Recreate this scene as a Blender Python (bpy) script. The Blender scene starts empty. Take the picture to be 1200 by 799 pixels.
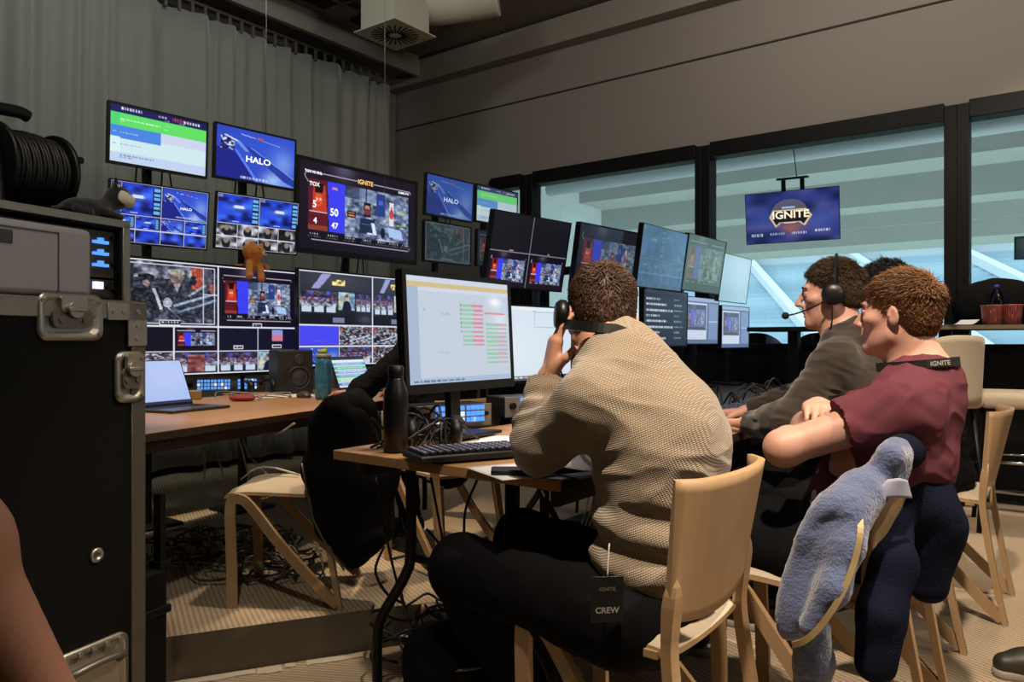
import bpy, bmesh, math, random
import numpy as np
from mathutils import Vector, Matrix, Euler

random.seed(7)
RNG = np.random.default_rng(11)
SC = bpy.context.scene
COL = SC.collection
PI = math.pi
F_PX, CX, CY, EYE = 880.0, 600.0, 399.5, 1.05
R0 = math.atan2(.8, .6)                       # the room is turned this much to the view


def at(u, v, Y):
    """photo pixel + distance -> point in the room"""
    return Vector(((u - CX) / F_PX * Y, Y, EYE - (v - CY) / F_PX * Y))


def W(s, t, z=0.0):
    """room coordinates: s towards the window wall, t towards the curtain wall"""
    return Vector((.6 * s - .8 * t, .8 * s + .6 * t, z))


def lin(c):
    if isinstance(c, str):
        c = c.lstrip('#')
        c = tuple(int(c[i:i + 2], 16) / 255 for i in (0, 2, 4))
    return tuple(x / 12.92 if x <= .04045 else ((x + .055) / 1.055) ** 2.4 for x in c[:3])


# ------------------------------------------------------------------ materials
MATS = {}


def mat(name, col, rough=.6, metal=0., bump=0., bscale=60., var=0., spec=.5, coat=0., sheen=0., emit=None, estr=1.):
    if name in MATS:
        return MATS[name]
    m = bpy.data.materials.new(name)
    m.use_nodes = True
    nt = m.node_tree
    b = nt.nodes['Principled BSDF']
    c = lin(col)
    b.inputs['Base Color'].default_value = (*c, 1)
    b.inputs['Roughness'].default_value = rough
    b.inputs['Metallic'].default_value = metal
    b.inputs['Specular IOR Level'].default_value = spec
    b.inputs['Coat Weight'].default_value = coat
    b.inputs['Sheen Weight'].default_value = sheen
    if emit is not None:
        b.inputs['Emission Color'].default_value = (*lin(emit), 1)
        b.inputs['Emission Strength'].default_value = estr
    if bump or var:
        tc = nt.nodes.new('ShaderNodeTexCoord')
        n = nt.nodes.new('ShaderNodeTexNoise')
        n.inputs['Scale'].default_value = bscale
        n.inputs['Detail'].default_value = 4
        nt.links.new(tc.outputs['Object'], n.inputs['Vector'])
        if bump:
            bp = nt.nodes.new('ShaderNodeBump')
            bp.inputs['Strength'].default_value = bump
            bp.inputs['Distance'].default_value = .004
            nt.links.new(n.outputs['Fac'], bp.inputs['Height'])
            nt.links.new(bp.outputs['Normal'], b.inputs['Normal'])
        if var:
            r = nt.nodes.new('ShaderNodeMix')
            r.data_type = 'RGBA'
            r.inputs['A'].default_value = (*[x * (1 - var) for x in c], 1)
            r.inputs['B'].default_value = (*[min(1, x * (1 + var)) for x in c], 1)
            nt.links.new(n.outputs['Fac'], r.inputs['Factor'])
            nt.links.new(r.outputs['Result'], b.inputs['Base Color'])
    MATS[name] = m
    return m


def node(m, kind, **kw):
    n = m.node_tree.nodes.new(kind)
    for k, v in kw.items():
        if k in n.inputs:
            n.inputs[k].default_value = v
        else:
            setattr(n, k, v)
    return n


def link(m, a, ao, b, bi):
    m.node_tree.links.new(a.outputs[ao], b.inputs[bi])


def wood(name, c1, c2, scale=(3, 30, 30), rough=.45):
    m = mat(name, c1, rough)
    tc = node(m, 'ShaderNodeTexCoord')
    mp = node(m, 'ShaderNodeMapping', Scale=scale)
    nz = node(m, 'ShaderNodeTexNoise', Scale=2.5, Detail=6.)
    mx = node(m, 'ShaderNodeMix', data_type='RGBA')
    mx.inputs['A'].default_value = (*lin(c1), 1)
    mx.inputs['B'].default_value = (*lin(c2), 1)
    b = m.node_tree.nodes['Principled BSDF']
    link(m, tc, 'Object', mp, 'Vector'); link(m, mp, 'Vector', nz, 'Vector')
    link(m, nz, 'Fac', mx, 'Factor'); link(m, mx, 'Result', b, 'Base Color')
    return m


def glass(name, tint=(.95, 1, .99), rough=0.0, refl=.12):
    m = bpy.data.materials.new(name)
    m.use_nodes = True
    nt = m.node_tree
    nt.nodes.remove(nt.nodes['Principled BSDF'])
    out = nt.nodes['Material Output']
    t = node(m, 'ShaderNodeBsdfTransparent', Color=(*tint, 1))
    g = node(m, 'ShaderNodeBsdfGlossy', Roughness=rough)
    fr = node(m, 'ShaderNodeFresnel', IOR=1.45)
    mx = node(m, 'ShaderNodeMixShader')
    link(m, fr, 'Fac', mx, 'Fac'); nt.links.new(t.outputs[0], mx.inputs[1]); nt.links.new(g.outputs[0], mx.inputs[2])
    nt.links.new(mx.outputs[0], out.inputs['Surface'])
    MATS[name] = m
    return m


# ------------------------------------------------------------------ objects
def put(name, me, m=None, parent=None):
    o = bpy.data.objects.new(name, me)
    COL.objects.link(o)
    if m is not None:
        for x in (m if isinstance(m, (list, tuple)) else [m]):
            me.materials.append(x)
    if parent is not None:
        o.parent = parent
    return o


def tag(o, label=None, cat=None, group=None, kind=None):
    if label: o['label'] = label
    if cat: o['category'] = cat
    if group: o['group'] = group
    if kind: o['kind'] = kind
    return o


def thing(name, label, cat, loc=(0, 0, 0), rz=0., rx=0., group=None):
    o = bpy.data.objects.new(name, None)
    o.empty_display_size = .05
    COL.objects.link(o)
    o.location = loc
    o.rotation_euler = (rx, 0, rz)
    return tag(o, label, cat, group)


def kids(o):
    return [c for c in bpy.data.objects if c.parent == o]


def copy_tree(o, parent=None):
    ch = kids(o)
    c = o.copy()
    COL.objects.link(c)
    if parent is not None: c.parent = parent
    for k in ch:
        copy_tree(k, c)
    return c


def struct(name, mb, m, parent=None, loc=None, rz=0.):
    o = mb.build(name, m, parent)
    o['kind'] = 'structure'
    if loc is not None:
        o.location = loc
    o.rotation_euler[2] = rz
    return o


class MB:
    """collects shapes into one mesh"""

    def __init__(s):
        s.bm = bmesh.new()
        s.T = Matrix.Identity(4)

    def _v(s, pts):
        return [s.bm.verts.new(s.T @ Vector(p)) for p in pts]

    def faces(s, pts, fs, smooth=False, mi=0):
        v = s._v(pts)
        for f in fs:
            try:
                fc = s.bm.faces.new([v[i] for i in f])
                fc.smooth = smooth
                fc.material_index = mi
            except ValueError:
                pass
        return s

    def box(s, x0, y0, z0, x1, y1, z1, bev=0., seg=2, mi=0, rot=None):
        P = [(x, y, z) for x in (x0, x1) for y in (y0, y1) for z in (z0, z1)]
        if rot is not None:
            c = Vector(((x0 + x1) / 2, (y0 + y1) / 2, (z0 + z1) / 2))
            P = [c + rot @ (Vector(p) - c) for p in P]
        v = s._v(P)
        fs = []
        for f in ((0, 1, 3, 2), (4, 6, 7, 5), (0, 4, 5, 1), (2, 3, 7, 6), (0, 2, 6, 4), (1, 5, 7, 3)):
            fc = s.bm.faces.new([v[i] for i in f]); fc.material_index = mi; fs.append(fc)
        if bev > 0:
            es = list({e for f in fs for e in f.edges})
            r = bmesh.ops.bevel(s.bm, geom=es, offset=bev, segments=seg, affect='EDGES', profile=.5)
            for f in r['faces']: f.smooth = True; f.material_index = mi
        return s

    def tube(s, pts, r, n=8, caps=True, mi=0, flat=None):
        """round (or flat=(w,h) rectangular-ish) sweep along pts; r number or list"""
        pts = [Vector(p) for p in pts]
        rs = r if isinstance(r, (list, tuple)) else [r] * len(pts)
        rings = []
        up = None
        for i, p in enumerate(pts):
            d = (pts[min(i + 1, len(pts) - 1)] - pts[max(i - 1, 0)]).normalized()
            if up is None:
                up = Vector((0, 0, 1)) if abs(d.z) < .9 else Vector((1, 0, 0))
            x = d.cross(up)
            if x.length < 1e-5: x = d.cross(Vector((0, 1, 0)))
            x.normalize(); y = x.cross(d).normalized(); up = y
            if flat:
                w, h = flat
                k = rs[i]
                loop = [p + x * (sx * w / 2 * k) + y * (sy * h / 2 * k) for sx, sy in ((-1, -1), (1, -1), (1, 1), (-1, 1))]
            else:
                loop = [p + (x * math.cos(a) + y * math.sin(a)) * rs[i] for a in [2 * PI * k / n for k in range(n)]]
            rings.append(s._v(loop))
        m = len(rings[0])
        for a, b in zip(rings, rings[1:]):
            for k in range(m):
                f = s.bm.faces.new((a[k], a[(k + 1) % m], b[(k + 1) % m], b[k])); f.smooth = not flat; f.material_index = mi
        if caps:
            f = s.bm.faces.new(rings[0][::-1]); f.material_index = mi
            f = s.bm.faces.new(rings[-1]); f.material_index = mi
        return s

    def cyl(s, p0, p1, r0, r1=None, n=20, mi=0):
        return s.tube([p0, p1], [r0, r0 if r1 is None else r1], n, mi=mi)

    def lathe(s, prof, c=(0, 0, 0), n=28, mi=0, axis=None):
        """profile [(r,z)] about a vertical axis through c (or along the matrix given as axis)"""
        c = Vector(c)
        rings = []
        for r, z in prof:
            L = []
            for k in range(n):
                a = 2 * PI * k / n
                p = Vector((r * math.cos(a), r * math.sin(a), z))
                if axis is not None: p = axis @ p
                L.append(c + p)
            rings.append(s._v(L))
        for a, b in zip(rings, rings[1:]):
            for k in range(n):
                f = s.bm.faces.new((a[k], a[(k + 1) % n], b[(k + 1) % n], b[k])); f.smooth = True; f.material_index = mi
        for L, rv in ((rings[0], True), (rings[-1], False)):
            f = s.bm.faces.new(L[::-1] if rv else L); f.material_index = mi
        return s

    def prism(s, poly, h0, h1, plane='xz', mi=0):
        def P(a, b, h):
            return {'xz': (a, h, b), 'xy': (a, b, h), 'yz': (h, a, b)}[plane]
        A = s._v([P(a, b, h0) for a, b in poly]); B = s._v([P(a, b, h1) for a, b in poly])
        n = len(poly)
        for fs in (A[::-1], B):
            f = s.bm.faces.new(fs); f.material_index = mi
        for k in range(n):
            f = s.bm.faces.new((A[k], A[(k + 1) % n], B[(k + 1) % n], B[k])); f.material_index = mi
        return s

    def grid(s, fn, nu, nv, mi=0, smooth=True, closed=False):
        V = [[s.bm.verts.new(s.T @ Vector(fn(i / nu, j / nv))) for j in range(nv + 1)] for i in range(nu + 1)]
        for i in range(nu):
            for j in range(nv):
                f = s.bm.faces.new((V[i][j], V[i + 1][j], V[i + 1][j + 1], V[i][j + 1])); f.smooth = smooth; f.material_index = mi
        return s

    def slab(s, fn, nu, nv, th, mi=0):
        """a curved sheet with thickness th along its normal"""
        P = np.array([[fn(i / nu, j / nv) for j in range(nv + 1)] for i in range(nu + 1)], float)
        du = np.gradient(P, axis=0); dv = np.gradient(P, axis=1)
        N = np.cross(du, dv); N /= np.linalg.norm(N, axis=2, keepdims=True) + 1e-12
        A = P + N * th / 2; B = P - N * th / 2
        VA = [[s.bm.verts.new(s.T @ Vector(A[i, j])) for j in range(nv + 1)] for i in range(nu + 1)]
        VB = [[s.bm.verts.new(s.T @ Vector(B[i, j])) for j in range(nv + 1)] for i in range(nu + 1)]
        def q(a, b, c, d, sm):
            f = s.bm.faces.new((a, b, c, d)); f.smooth = sm; f.material_index = mi
        for i in range(nu):
            for j in range(nv):
                q(VA[i][j], VA[i + 1][j], VA[i + 1][j + 1], VA[i][j + 1], True)
                q(VB[i][j + 1], VB[i + 1][j + 1], VB[i + 1][j], VB[i][j], True)
        for i in range(nu):
            q(VB[i][0], VB[i + 1][0], VA[i + 1][0], VA[i][0], False)
            q(VA[i][nv], VA[i + 1][nv], VB[i + 1][nv], VB[i][nv], False)
        for j in range(nv):
            q(VA[0][j], VA[0][j + 1], VB[0][j + 1], VB[0][j], False)
            q(VB[nu][j], VB[nu][j + 1], VA[nu][j + 1], VA[nu][j], False)
        return s

    def mesh(s, name):
        me = bpy.data.meshes.new(name)
        bmesh.ops.recalc_face_normals(s.bm, faces=s.bm.faces)
        s.bm.to_mesh(me)
        s.bm.free()
        return me

    def build(s, name, m=None, parent=None):
        return put(name, s.mesh(name), m, parent)


def bez(pts, n=24):
    """smooth curve through points (Catmull-Rom)"""
    P = [Vector(p) for p in pts]
    P = [P[0] * 2 - P[1]] + P + [P[-1] * 2 - P[-2]]
    out = []
    k = max(2, n // (len(P) - 3))
    for i in range(1, len(P) - 2):
        for j in range(k):
            t = j / k
            a, b, c, d = P[i - 1], P[i], P[i + 1], P[i + 2]
            out.append(.5 * ((2 * b) + (c - a) * t + (2 * a - 5 * b + 4 * c - d) * t * t + (3 * b - a - 3 * c + d) * t ** 3))
    out.append(P[-2])
    return out


def text_mesh(s, size, align='CENTER', ext=0., shear=0.):
    cu = bpy.data.curves.new('lettering', 'FONT')
    cu.body = s; cu.size = size; cu.align_x = align; cu.align_y = 'CENTER'; cu.extrude = ext; cu.shear = shear
    cu.resolution_u = 3
    cu.offset = size * .022
    o = bpy.data.objects.new('lettering', cu)
    COL.objects.link(o)
    dg = bpy.context.evaluated_depsgraph_get()
    me = bpy.data.meshes.new_from_object(o.evaluated_get(dg))
    bpy.data.objects.remove(o)
    me.name = 'lettering'
    return me


def lettering(s, size, m, parent, loc, rot=(PI / 2, 0, 0), sx=1., **kw):
    o = put('lettering', text_mesh(s, size, **kw), m, parent)
    o.location = loc; o.rotation_euler = rot; o.scale = (sx, 1, 1)
    return o


# ------------------------------------------------------------------ sculpting with distance fields
def smin(a, b, k):
    if k <= 0: return np.minimum(a, b)
    h = np.maximum(k - np.abs(a - b), 0) / k
    return np.minimum(a, b) - h * h * k * .25


class Sdf:
    def __init__(s, lo, hi, h):
        s.lo = np.array(lo, float); s.h = h
        n = np.ceil((np.array(hi, float) - s.lo) / h).astype(int) + 1
        s.D = np.full(n, 1e3, np.float32)
        s.ax = [(s.lo[i] + h * np.arange(n[i])).astype(np.float32) for i in range(3)]

    def sl(s, lo, hi, pad):
        r = []
        for i in range(3):
            a = int(max(0, math.floor((lo[i] - pad - s.lo[i]) / s.h))); b = int(min(s.D.shape[i], math.ceil((hi[i] + pad - s.lo[i]) / s.h) + 1))
            if b <= a: return None
            r.append(slice(a, b))
        return tuple(r)

    def P(s, sl):
        return s.ax[0][sl[0]][:, None, None], s.ax[1][sl[1]][None, :, None], s.ax[2][sl[2]][None, None, :]

    def _put(s, sl, d, k, op):
        if op == '+': s.D[sl] = smin(s.D[sl], d, k)
        elif op == '-': s.D[sl] = -smin(-s.D[sl], d, k)
        return s

    def cap(s, p0, p1, r0, r1=None, k=.02, op='+', sq=None):
        """tapered capsule; sq=(axis vector, factor) squashes it across that axis"""
        r1 = r0 if r1 is None else r1
        p0 = np.array(p0, float); p1 = np.array(p1, float)
        R = max(r0, r1) * (max(1, 1 / sq[1]) if sq else 1)
        sl = s.sl(np.minimum(p0, p1) - R, np.maximum(p0, p1) + R, k + 3 * s.h)
        if sl is None: return s
        X, Y, Z = s.P(sl)
        d = p1 - p0
        L2 = float(d @ d) + 1e-12
        t = np.clip(((X - p0[0]) * d[0] + (Y - p0[1]) * d[1] + (Z - p0[2]) * d[2]) / L2, 0, 1)
        qx, qy, qz = X - p0[0] - t * d[0], Y - p0[1] - t * d[1], Z - p0[2] - t * d[2]
        q2 = qx * qx + qy * qy + qz * qz
        if sq:
            a = np.array(sq[0], float); a /= np.linalg.norm(a)
            w = qx * a[0] + qy * a[1] + qz * a[2]
            q2 = q2 - w * w + (w * sq[1]) ** 2
        return s._put(sl, np.sqrt(q2) - (r0 + t * (r1 - r0)), k, op)

    def chain(s, pts, rs, k=.02, op='+', sq=None):
        for a, b, ra, rb in zip(pts, pts[1:], rs, rs[1:]): s.cap(a, b, ra, rb, k, op, sq)
        return s

    def ell(s, c, r, M=None, k=.02, op='+'):
        c = np.array(c, float); r = np.array(r, float)
        M = np.eye(3) if M is None else np.array(M, float)
        ex = np.sqrt(((M * r[None, :]) ** 2).sum(1))
        sl = s.sl(c - ex, c + ex, k + 3 * s.h)
        if sl is None: return s
        X, Y, Z = s.P(sl)
        X, Y, Z = X - c[0], Y - c[1], Z - c[2]
        q = [M[0, i] * X + M[1, i] * Y + M[2, i] * Z for i in range(3)]
        k0 = np.sqrt(sum((q[i] / r[i]) ** 2 for i in range(3))); k1 = np.sqrt(sum((q[i] / r[i] ** 2) ** 2 for i in range(3))) + 1e-6
        return s._put(sl, k0 * (k0 - 1) / k1, k, op)

    def box(s, c, b, M=None, rd=.01, k=.0, op='+'):
        c = np.array(c, float); b = np.array(b, float) - rd
        M = np.eye(3) if M is None else np.array(M, float)
        ex = (np.abs(M) * (b + rd)[None, :]).sum(1)
        sl = s.sl(c - ex, c + ex, k + 3 * s.h)
        if sl is None: return s
        X, Y, Z = s.P(sl)
        X, Y, Z = X - c[0], Y - c[1], Z - c[2]
        q = [np.abs(M[0, i] * X + M[1, i] * Y + M[2, i] * Z) - b[i] for i in range(3)]
        o = np.sqrt(sum(np.maximum(x, 0) ** 2 for x in q)) + np.minimum(np.maximum(np.maximum(q[0], q[1]), q[2]), 0) - rd
        return s._put(sl, o, k, op)

    def cut(s, p, n, k=0.):
        """throw away what lies on the side n points to"""
        n = np.array(n, float); n /= np.linalg.norm(n)
        X, Y, Z = s.ax[0][:, None, None], s.ax[1][None, :, None], s.ax[2][None, None, :]
        d = (X - p[0]) * n[0] + (Y - p[1]) * n[1] + (Z - p[2]) * n[2]
        s.D = -smin(-s.D, -d.astype(np.float32), k)
        return s

    def cutlocal(s, p, n, rad):
        """like cut but only within rad of p"""
        p = np.array(p, float)
        sl = s.sl(p - rad, p + rad, 0)
        if sl is None: return s
        n = np.array(n, float); n /= np.linalg.norm(n)
        X, Y, Z = s.P(sl)
        d = (X - p[0]) * n[0] + (Y - p[1]) * n[1] + (Z - p[2]) * n[2]
        rr = np.sqrt((X - p[0]) ** 2 + (Y - p[1]) ** 2 + (Z - p[2]) ** 2)
        D = s.D[sl]
        s.D[sl] = np.where(rr < rad, np.maximum(D, d), D)
        return s

    def net(s):
        D = s.D
        ins = D < 0
        c = np.zeros(np.array(D.shape) - 1, np.uint8)
        for dx in (0, 1):
            for dy in (0, 1):
                for dz in (0, 1):
                    c += ins[dx:dx + c.shape[0], dy:dy + c.shape[1], dz:dz + c.shape[2]]
        idx = np.argwhere((c > 0) & (c < 8))
        num = np.full(c.shape, -1, np.int64)
        num[tuple(idx.T)] = np.arange(len(idx))
        off = [(dx, dy, dz) for dx in (0, 1) for dy in (0, 1) for dz in (0, 1)]
        val = np.stack([D[idx[:, 0] + o[0], idx[:, 1] + o[1], idx[:, 2] + o[2]] for o in off], 1)
        acc = np.zeros((len(idx), 3)); cnt = np.zeros(len(idx))
        for a in range(8):
            for b in range(a + 1, 8):
                oa, ob = np.array(off[a]), np.array(off[b])
                if np.abs(oa - ob).sum() != 1: continue
                va, vb = val[:, a], val[:, b]
                m = (va < 0) != (vb < 0)
                t = np.where(m, va / np.where(m, va - vb, 1), 0)
                acc += m[:, None] * (oa + t[:, None] * (ob - oa)); cnt += m
        V = s.lo + s.h * (idx + acc / cnt[:, None])
        Fs = []
        for ax in range(3):
            u, v = [(1, 2), (2, 0), (0, 1)][ax]
            n = list(D.shape)
            A = [slice(0, n[0]), slice(0, n[1]), slice(0, n[2])]
            A[ax] = slice(0, n[ax] - 1); A[u] = slice(1, n[u] - 1); A[v] = slice(1, n[v] - 1)
            B = list(A); B[ax] = slice(1, n[ax])
            ia, ib = ins[tuple(A)], ins[tuple(B)]
            e = np.argwhere(ia != ib)
            if not len(e): continue
            flip = ia[tuple(e.T)]
            e[:, u] += 1; e[:, v] += 1
            q = []
            for du, dv in ((-1, -1), (0, -1), (0, 0), (-1, 0)):
                w = e.copy(); w[:, u] += du; w[:, v] += dv
                q.append(num[tuple(w.T)])
            q = np.stack(q, 1)
            q[~flip] = q[~flip][:, ::-1]
            Fs.append(q)
        return V, np.concatenate(Fs) if Fs else np.zeros((0, 4), int)

    def grad(s, V):
        """outward direction at points"""
        i = np.clip(np.round((V - s.lo) / s.h).astype(int), 1, np.array(s.D.shape) - 2)
        g = np.stack([s.D[i[:, 0] + 1, i[:, 1], i[:, 2]] - s.D[i[:, 0] - 1, i[:, 1], i[:, 2]],
                      s.D[i[:, 0], i[:, 1] + 1, i[:, 2]] - s.D[i[:, 0], i[:, 1] - 1, i[:, 2]],
                      s.D[i[:, 0], i[:, 1], i[:, 2] + 1] - s.D[i[:, 0], i[:, 1], i[:, 2] - 1]], 1)
        return g / (np.linalg.norm(g, axis=1, keepdims=True) + 1e-9)


def pymesh(name, V, F, smooth=True):
    me = bpy.data.meshes.new(name)
    V = np.asarray(V, np.float32); F = np.asarray(F, np.int32)
    me.vertices.add(len(V)); me.vertices.foreach_set('co', V.ravel())
    me.loops.add(F.size); me.loops.foreach_set('vertex_index', F.ravel())
    me.polygons.add(len(F)); me.polygons.foreach_set('loop_start', np.arange(0, F.size, F.shape[1], dtype=np.int32))
    me.polygons.foreach_set('loop_total', np.full(len(F), F.shape[1], np.int32))
    me.polygons.foreach_set('use_smooth', np.full(len(F), smooth))
    me.update(calc_edges=True); me.validate()
    return me


def noise3(V, scale, seed=0, oct=3):
    """cheap smooth noise, about -1..1"""
    r = np.random.default_rng(seed)
    out = np.zeros(len(V)); amp = 1.; tot = 0
    for o in range(oct):
        for k in range(4):
            d = r.normal(size=3); d /= np.linalg.norm(d)
            d2 = r.normal(size=3); d2 /= np.linalg.norm(d2)
            ph = r.uniform(0, 6.28)
            w = 1.3 * np.sin(V @ d2 * scale * .7 + ph * 2)
            out += amp * np.sin(V @ d * scale + ph + w) / 4
        tot += amp; amp *= .5; scale *= 2.1
    return out / tot * 1.6


def sdf_obj(name, S, m, parent=None, disp=None, local=None):
    V, Fc = S.net()
    if disp is not None:
        V = V + S.grad(V) * disp(V)[:, None]
    if parent is not None and local is None:
        Mi = np.array((Matrix.Translation(parent.location) @ parent.rotation_euler.to_matrix().to_4x4()).inverted())
        V = V @ Mi[:3, :3].T + Mi[:3, 3]
    return put(name, pymesh(name, V, Fc), m, parent)
# ================================================================== camera, world, lights
cam_d = bpy.data.cameras.new('camera')
cam = bpy.data.objects.new('camera', cam_d)
COL.objects.link(cam)
cam.location = (0, 0, EYE)
cam.rotation_euler = (PI / 2, 0, 0)
cam_d.sensor_width = 36
cam_d.lens = 36 * F_PX / 1200
cam_d.clip_start = .02
cam_d.clip_end = 400
SC.camera = cam
SC.view_settings.view_transform = 'Standard'
SC.view_settings.look = 'None'
SC.view_settings.exposure = 0.0
SC.view_settings.gamma = 1.0
SC.view_settings.use_curve_mapping = False
try:
    SC.cycles.use_denoising = True
    SC.cycles.max_bounces = 6
    SC.cycles.diffuse_bounces = 3
    SC.cycles.glossy_bounces = 3
    SC.cycles.transparent_max_bounces = 12
    SC.cycles.sample_clamp_indirect = 3.0
    SC.cycles.caustics_reflective = False
    SC.cycles.caustics_refractive = False
except Exception:
    pass

wd = bpy.data.worlds.new('sky')
SC.world = wd
wd.use_nodes = True
bg = wd.node_tree.nodes['Background']
bg.inputs['Color'].default_value = (*lin('#dcebf7'), 1)
bg.inputs['Strength'].default_value = 2.6


def spot(loc, tgt, power, col, deg=60, blend=.5, size=.06):
    d = bpy.data.lights.new('ceiling_spot', 'SPOT')
    d.energy = power; d.color = lin(col); d.spot_size = math.radians(deg); d.spot_blend = blend; d.shadow_soft_size = size
    o = bpy.data.objects.new('ceiling_spot', d)
    COL.objects.link(o)
    o.location = loc
    o.rotation_euler = (Vector(tgt) - Vector(loc)).to_track_quat('-Z', 'Y').to_euler()
    return o


spot((2.3, 1.1, 3.85), (.48, 1.7, .65), 560, '#ffe7cc', 40, .5)          # over the man in the sweater
spot((.25, .5, 3.85), (1.5, 2.6, .2), 800, '#ffe7cc', 52, .5)         # over the right-hand seats
spot((-1.4, 3.0, 3.85), (-1.2, 3.8, .7), 420, '#ffe0b8', 40, .6)        # over the far desk
spot((.1, 2.7, 3.85), (-.35, 2.9, 0), 210, '#ffe7cc', 42, .5)          # over the aisle
spot((2.9, 4.0, 3.85), (2.9, 4.3, .5), 240, '#ffe7cc', 70, .6)          # over the window bar


def lamp(name, loc, tgt, power, col, sx, sy):
    d = bpy.data.lights.new(name, 'AREA')
    d.shape = 'RECTANGLE'; d.size = sx; d.size_y = sy; d.energy = power; d.color = lin(col)
    o = bpy.data.objects.new(name, d)
    COL.objects.link(o)
    o.location = loc
    o.rotation_euler = (Vector(tgt) - Vector(loc)).to_track_quat('-Z', 'Y').to_euler()
    return o


# added unseen area lights that brighten the upper walls, plus a weak general fill
lamp('added_wall_fill', W(3.6, 1.0, 3.9), W(5.8, 1.0, 2.9), 34, '#fff3e6', 1.6, .25)
lamp('added_wall_fill', W(3.4, -2.2, 3.9), W(5.8, -2.2, 2.9), 34, '#fff3e6', 1.6, .25)
lamp('added_wall_fill', W(2.2, 3.2, 3.9), W(2.4, 5.9, 2.6), 28, '#eef2ea', 1.2, .25)
lamp('added_room_fill', W(-1.0, .4, 3.9), W(-.6, .8, 0), 3, '#ffe9cf', 1.6, 1.6)  # added fill for the whole room, no fitting there
lamp('added_ceiling_fill', W(1.5, -2.5, 2.6), W(2.0, -1.0, 4.0), 55, '#fff0dc', .8, .8)  # added unseen light turned upwards to lift the ceiling
spot((-.2, -.2, 3.85), (-.85, 1.4, 1.2), 140, '#f4ead8', 36, .7)           # added fill that brightens the road case

# ================================================================== shell of the room
def ceramic(): pass


M_carpet = mat('carpet', '#b5a28a', .95, spec=.1)
tc = node(M_carpet, 'ShaderNodeTexCoord'); mp = node(M_carpet, 'ShaderNodeMapping')
mp.inputs['Rotation'].default_value = (0, 0, math.radians(-28))
wv = node(M_carpet, 'ShaderNodeTexWave', Scale=16., Distortion=.6, Detail=2.)
wv.inputs['Detail Scale'].default_value = 3.
nz = node(M_carpet, 'ShaderNodeTexNoise', Scale=2.2, Detail=5.)
nz2 = node(M_carpet, 'ShaderNodeTexNoise', Scale=260., Detail=2.)
m1 = node(M_carpet, 'ShaderNodeMix', data_type='RGBA'); m2 = node(M_carpet, 'ShaderNodeMix', data_type='RGBA'); m2.blend_type = 'MULTIPLY'
m1.inputs['A'].default_value = (*lin('#b3a088'), 1); m1.inputs['B'].default_value = (*lin('#d6c3a8'), 1)
m2.inputs['Factor'].default_value = .35
bp = node(M_carpet, 'ShaderNodeBump', Strength=.6, Distance=.006)
ad = node(M_carpet, 'ShaderNodeMath', operation='ADD')
link(M_carpet, tc, 'Object', mp, 'Vector'); link(M_carpet, mp, 'Vector', wv, 'Vector')
link(M_carpet, tc, 'Object', nz, 'Vector'); link(M_carpet, tc, 'Object', nz2, 'Vector')
link(M_carpet, wv, 'Fac', m1, 'Factor'); link(M_carpet, m1, 'Result', m2, 'A'); link(M_carpet, nz, 'Fac', m2, 'B')
link(M_carpet, m2, 'Result', M_carpet.node_tree.nodes['Principled BSDF'], 'Base Color')
link(M_carpet, wv, 'Fac', ad, 0); link(M_carpet, nz2, 'Fac', ad, 1)
link(M_carpet, ad, 'Value', bp, 'Height'); link(M_carpet, bp, 'Normal', M_carpet.node_tree.nodes['Principled BSDF'], 'Normal')

M_wall = mat('painted_wall', '#88827b', .9, bump=.05, bscale=40, spec=.2)
M_ceil = mat('ceiling_paint', '#7f786c', .9, spec=.2)
M_conc = mat('concrete', '#8a857c', .9, bump=.1, bscale=20, var=.08)
M_blk = mat('black_frame', '#060606', .6, spec=.25)
M_blk2 = mat('dark_cladding', '#0c0d0f', .6, spec=.3)
M_white = mat('white_paint', '#d8d6d0', .6)
M_steel = mat('brushed_steel', '#8d8f92', .35, 1.)
M_chrome = mat('chrome', '#c9ccd0', .15, 1.)
M_riser = mat('step_riser', '#6b6254', .9, spec=.1)
M_wire = mat('steel_wire', '#8a867c', .4, .6)

S0, S1, T0, T1, ZC = -4.6, 5.8, -5.5, 5.94, 4.0
struct('floor', MB().box(S0, T0, -.3, S1 + .2, T1, -.16), M_carpet, rz=R0)
# raised part of the floor, with the step towards the road cases
poly = [(-1.9, 2.385), (-1.2, 2.674), (-.467, 2.976), (-.36, 3.0), (-.27, 1.5), (-.1, -4.5)]
c1, c2, c3 = W(S0 + .3, T0), W(S1 + .2, T0), W(S1 + .2, T1)
c4 = W(2.6, T1)
plat = [(p.x, p.y) for p in (c1, c2, c3, c4)] + [(-4.4, 1.36)] + poly
mb = MB(); mb.prism(plat, -.158, 0.0, 'xy')
for fc in mb.bm.faces:
    fc.normal_update()
    if abs(fc.normal.z) < .5: fc.material_index = 1
o = struct('floor_platform', mb, [M_carpet, M_riser])
# thin pale strips along the foot of the step
M_strip = mat('pale_strip', '#c9bfae', .7, bump=.4, bscale=30, var=.2)
mb = MB()
e0, e1 = Vector((-1.2, 2.674, 0)), Vector((-.467, 2.976, 0)); ed = (e1 - e0).normalized(); en = Vector((ed.y, -ed.x, 0))
for a, b, w in ((.0, .27, .03), (.275, .36, .045), (.375, .41, .02), (.45, .66, .03)):
    n = 8
    fr = [e0 + ed * (a + (b - a) * i / n) + en * (.012 + .008 * random.random()) for i in range(n + 1)]
    bk = [e0 + ed * (a + (b - a) * i / n) + en * (.02 + w + .012 * random.random()) for i in range(n, -1, -1)]
    mb.prism([(p.x, p.y) for p in fr + bk], -.1598, -.155, 'xy')
tag(mb.build('floor_strip', M_strip), 'ragged pale strip on the floor along the foot of the step', 'tape')

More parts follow.
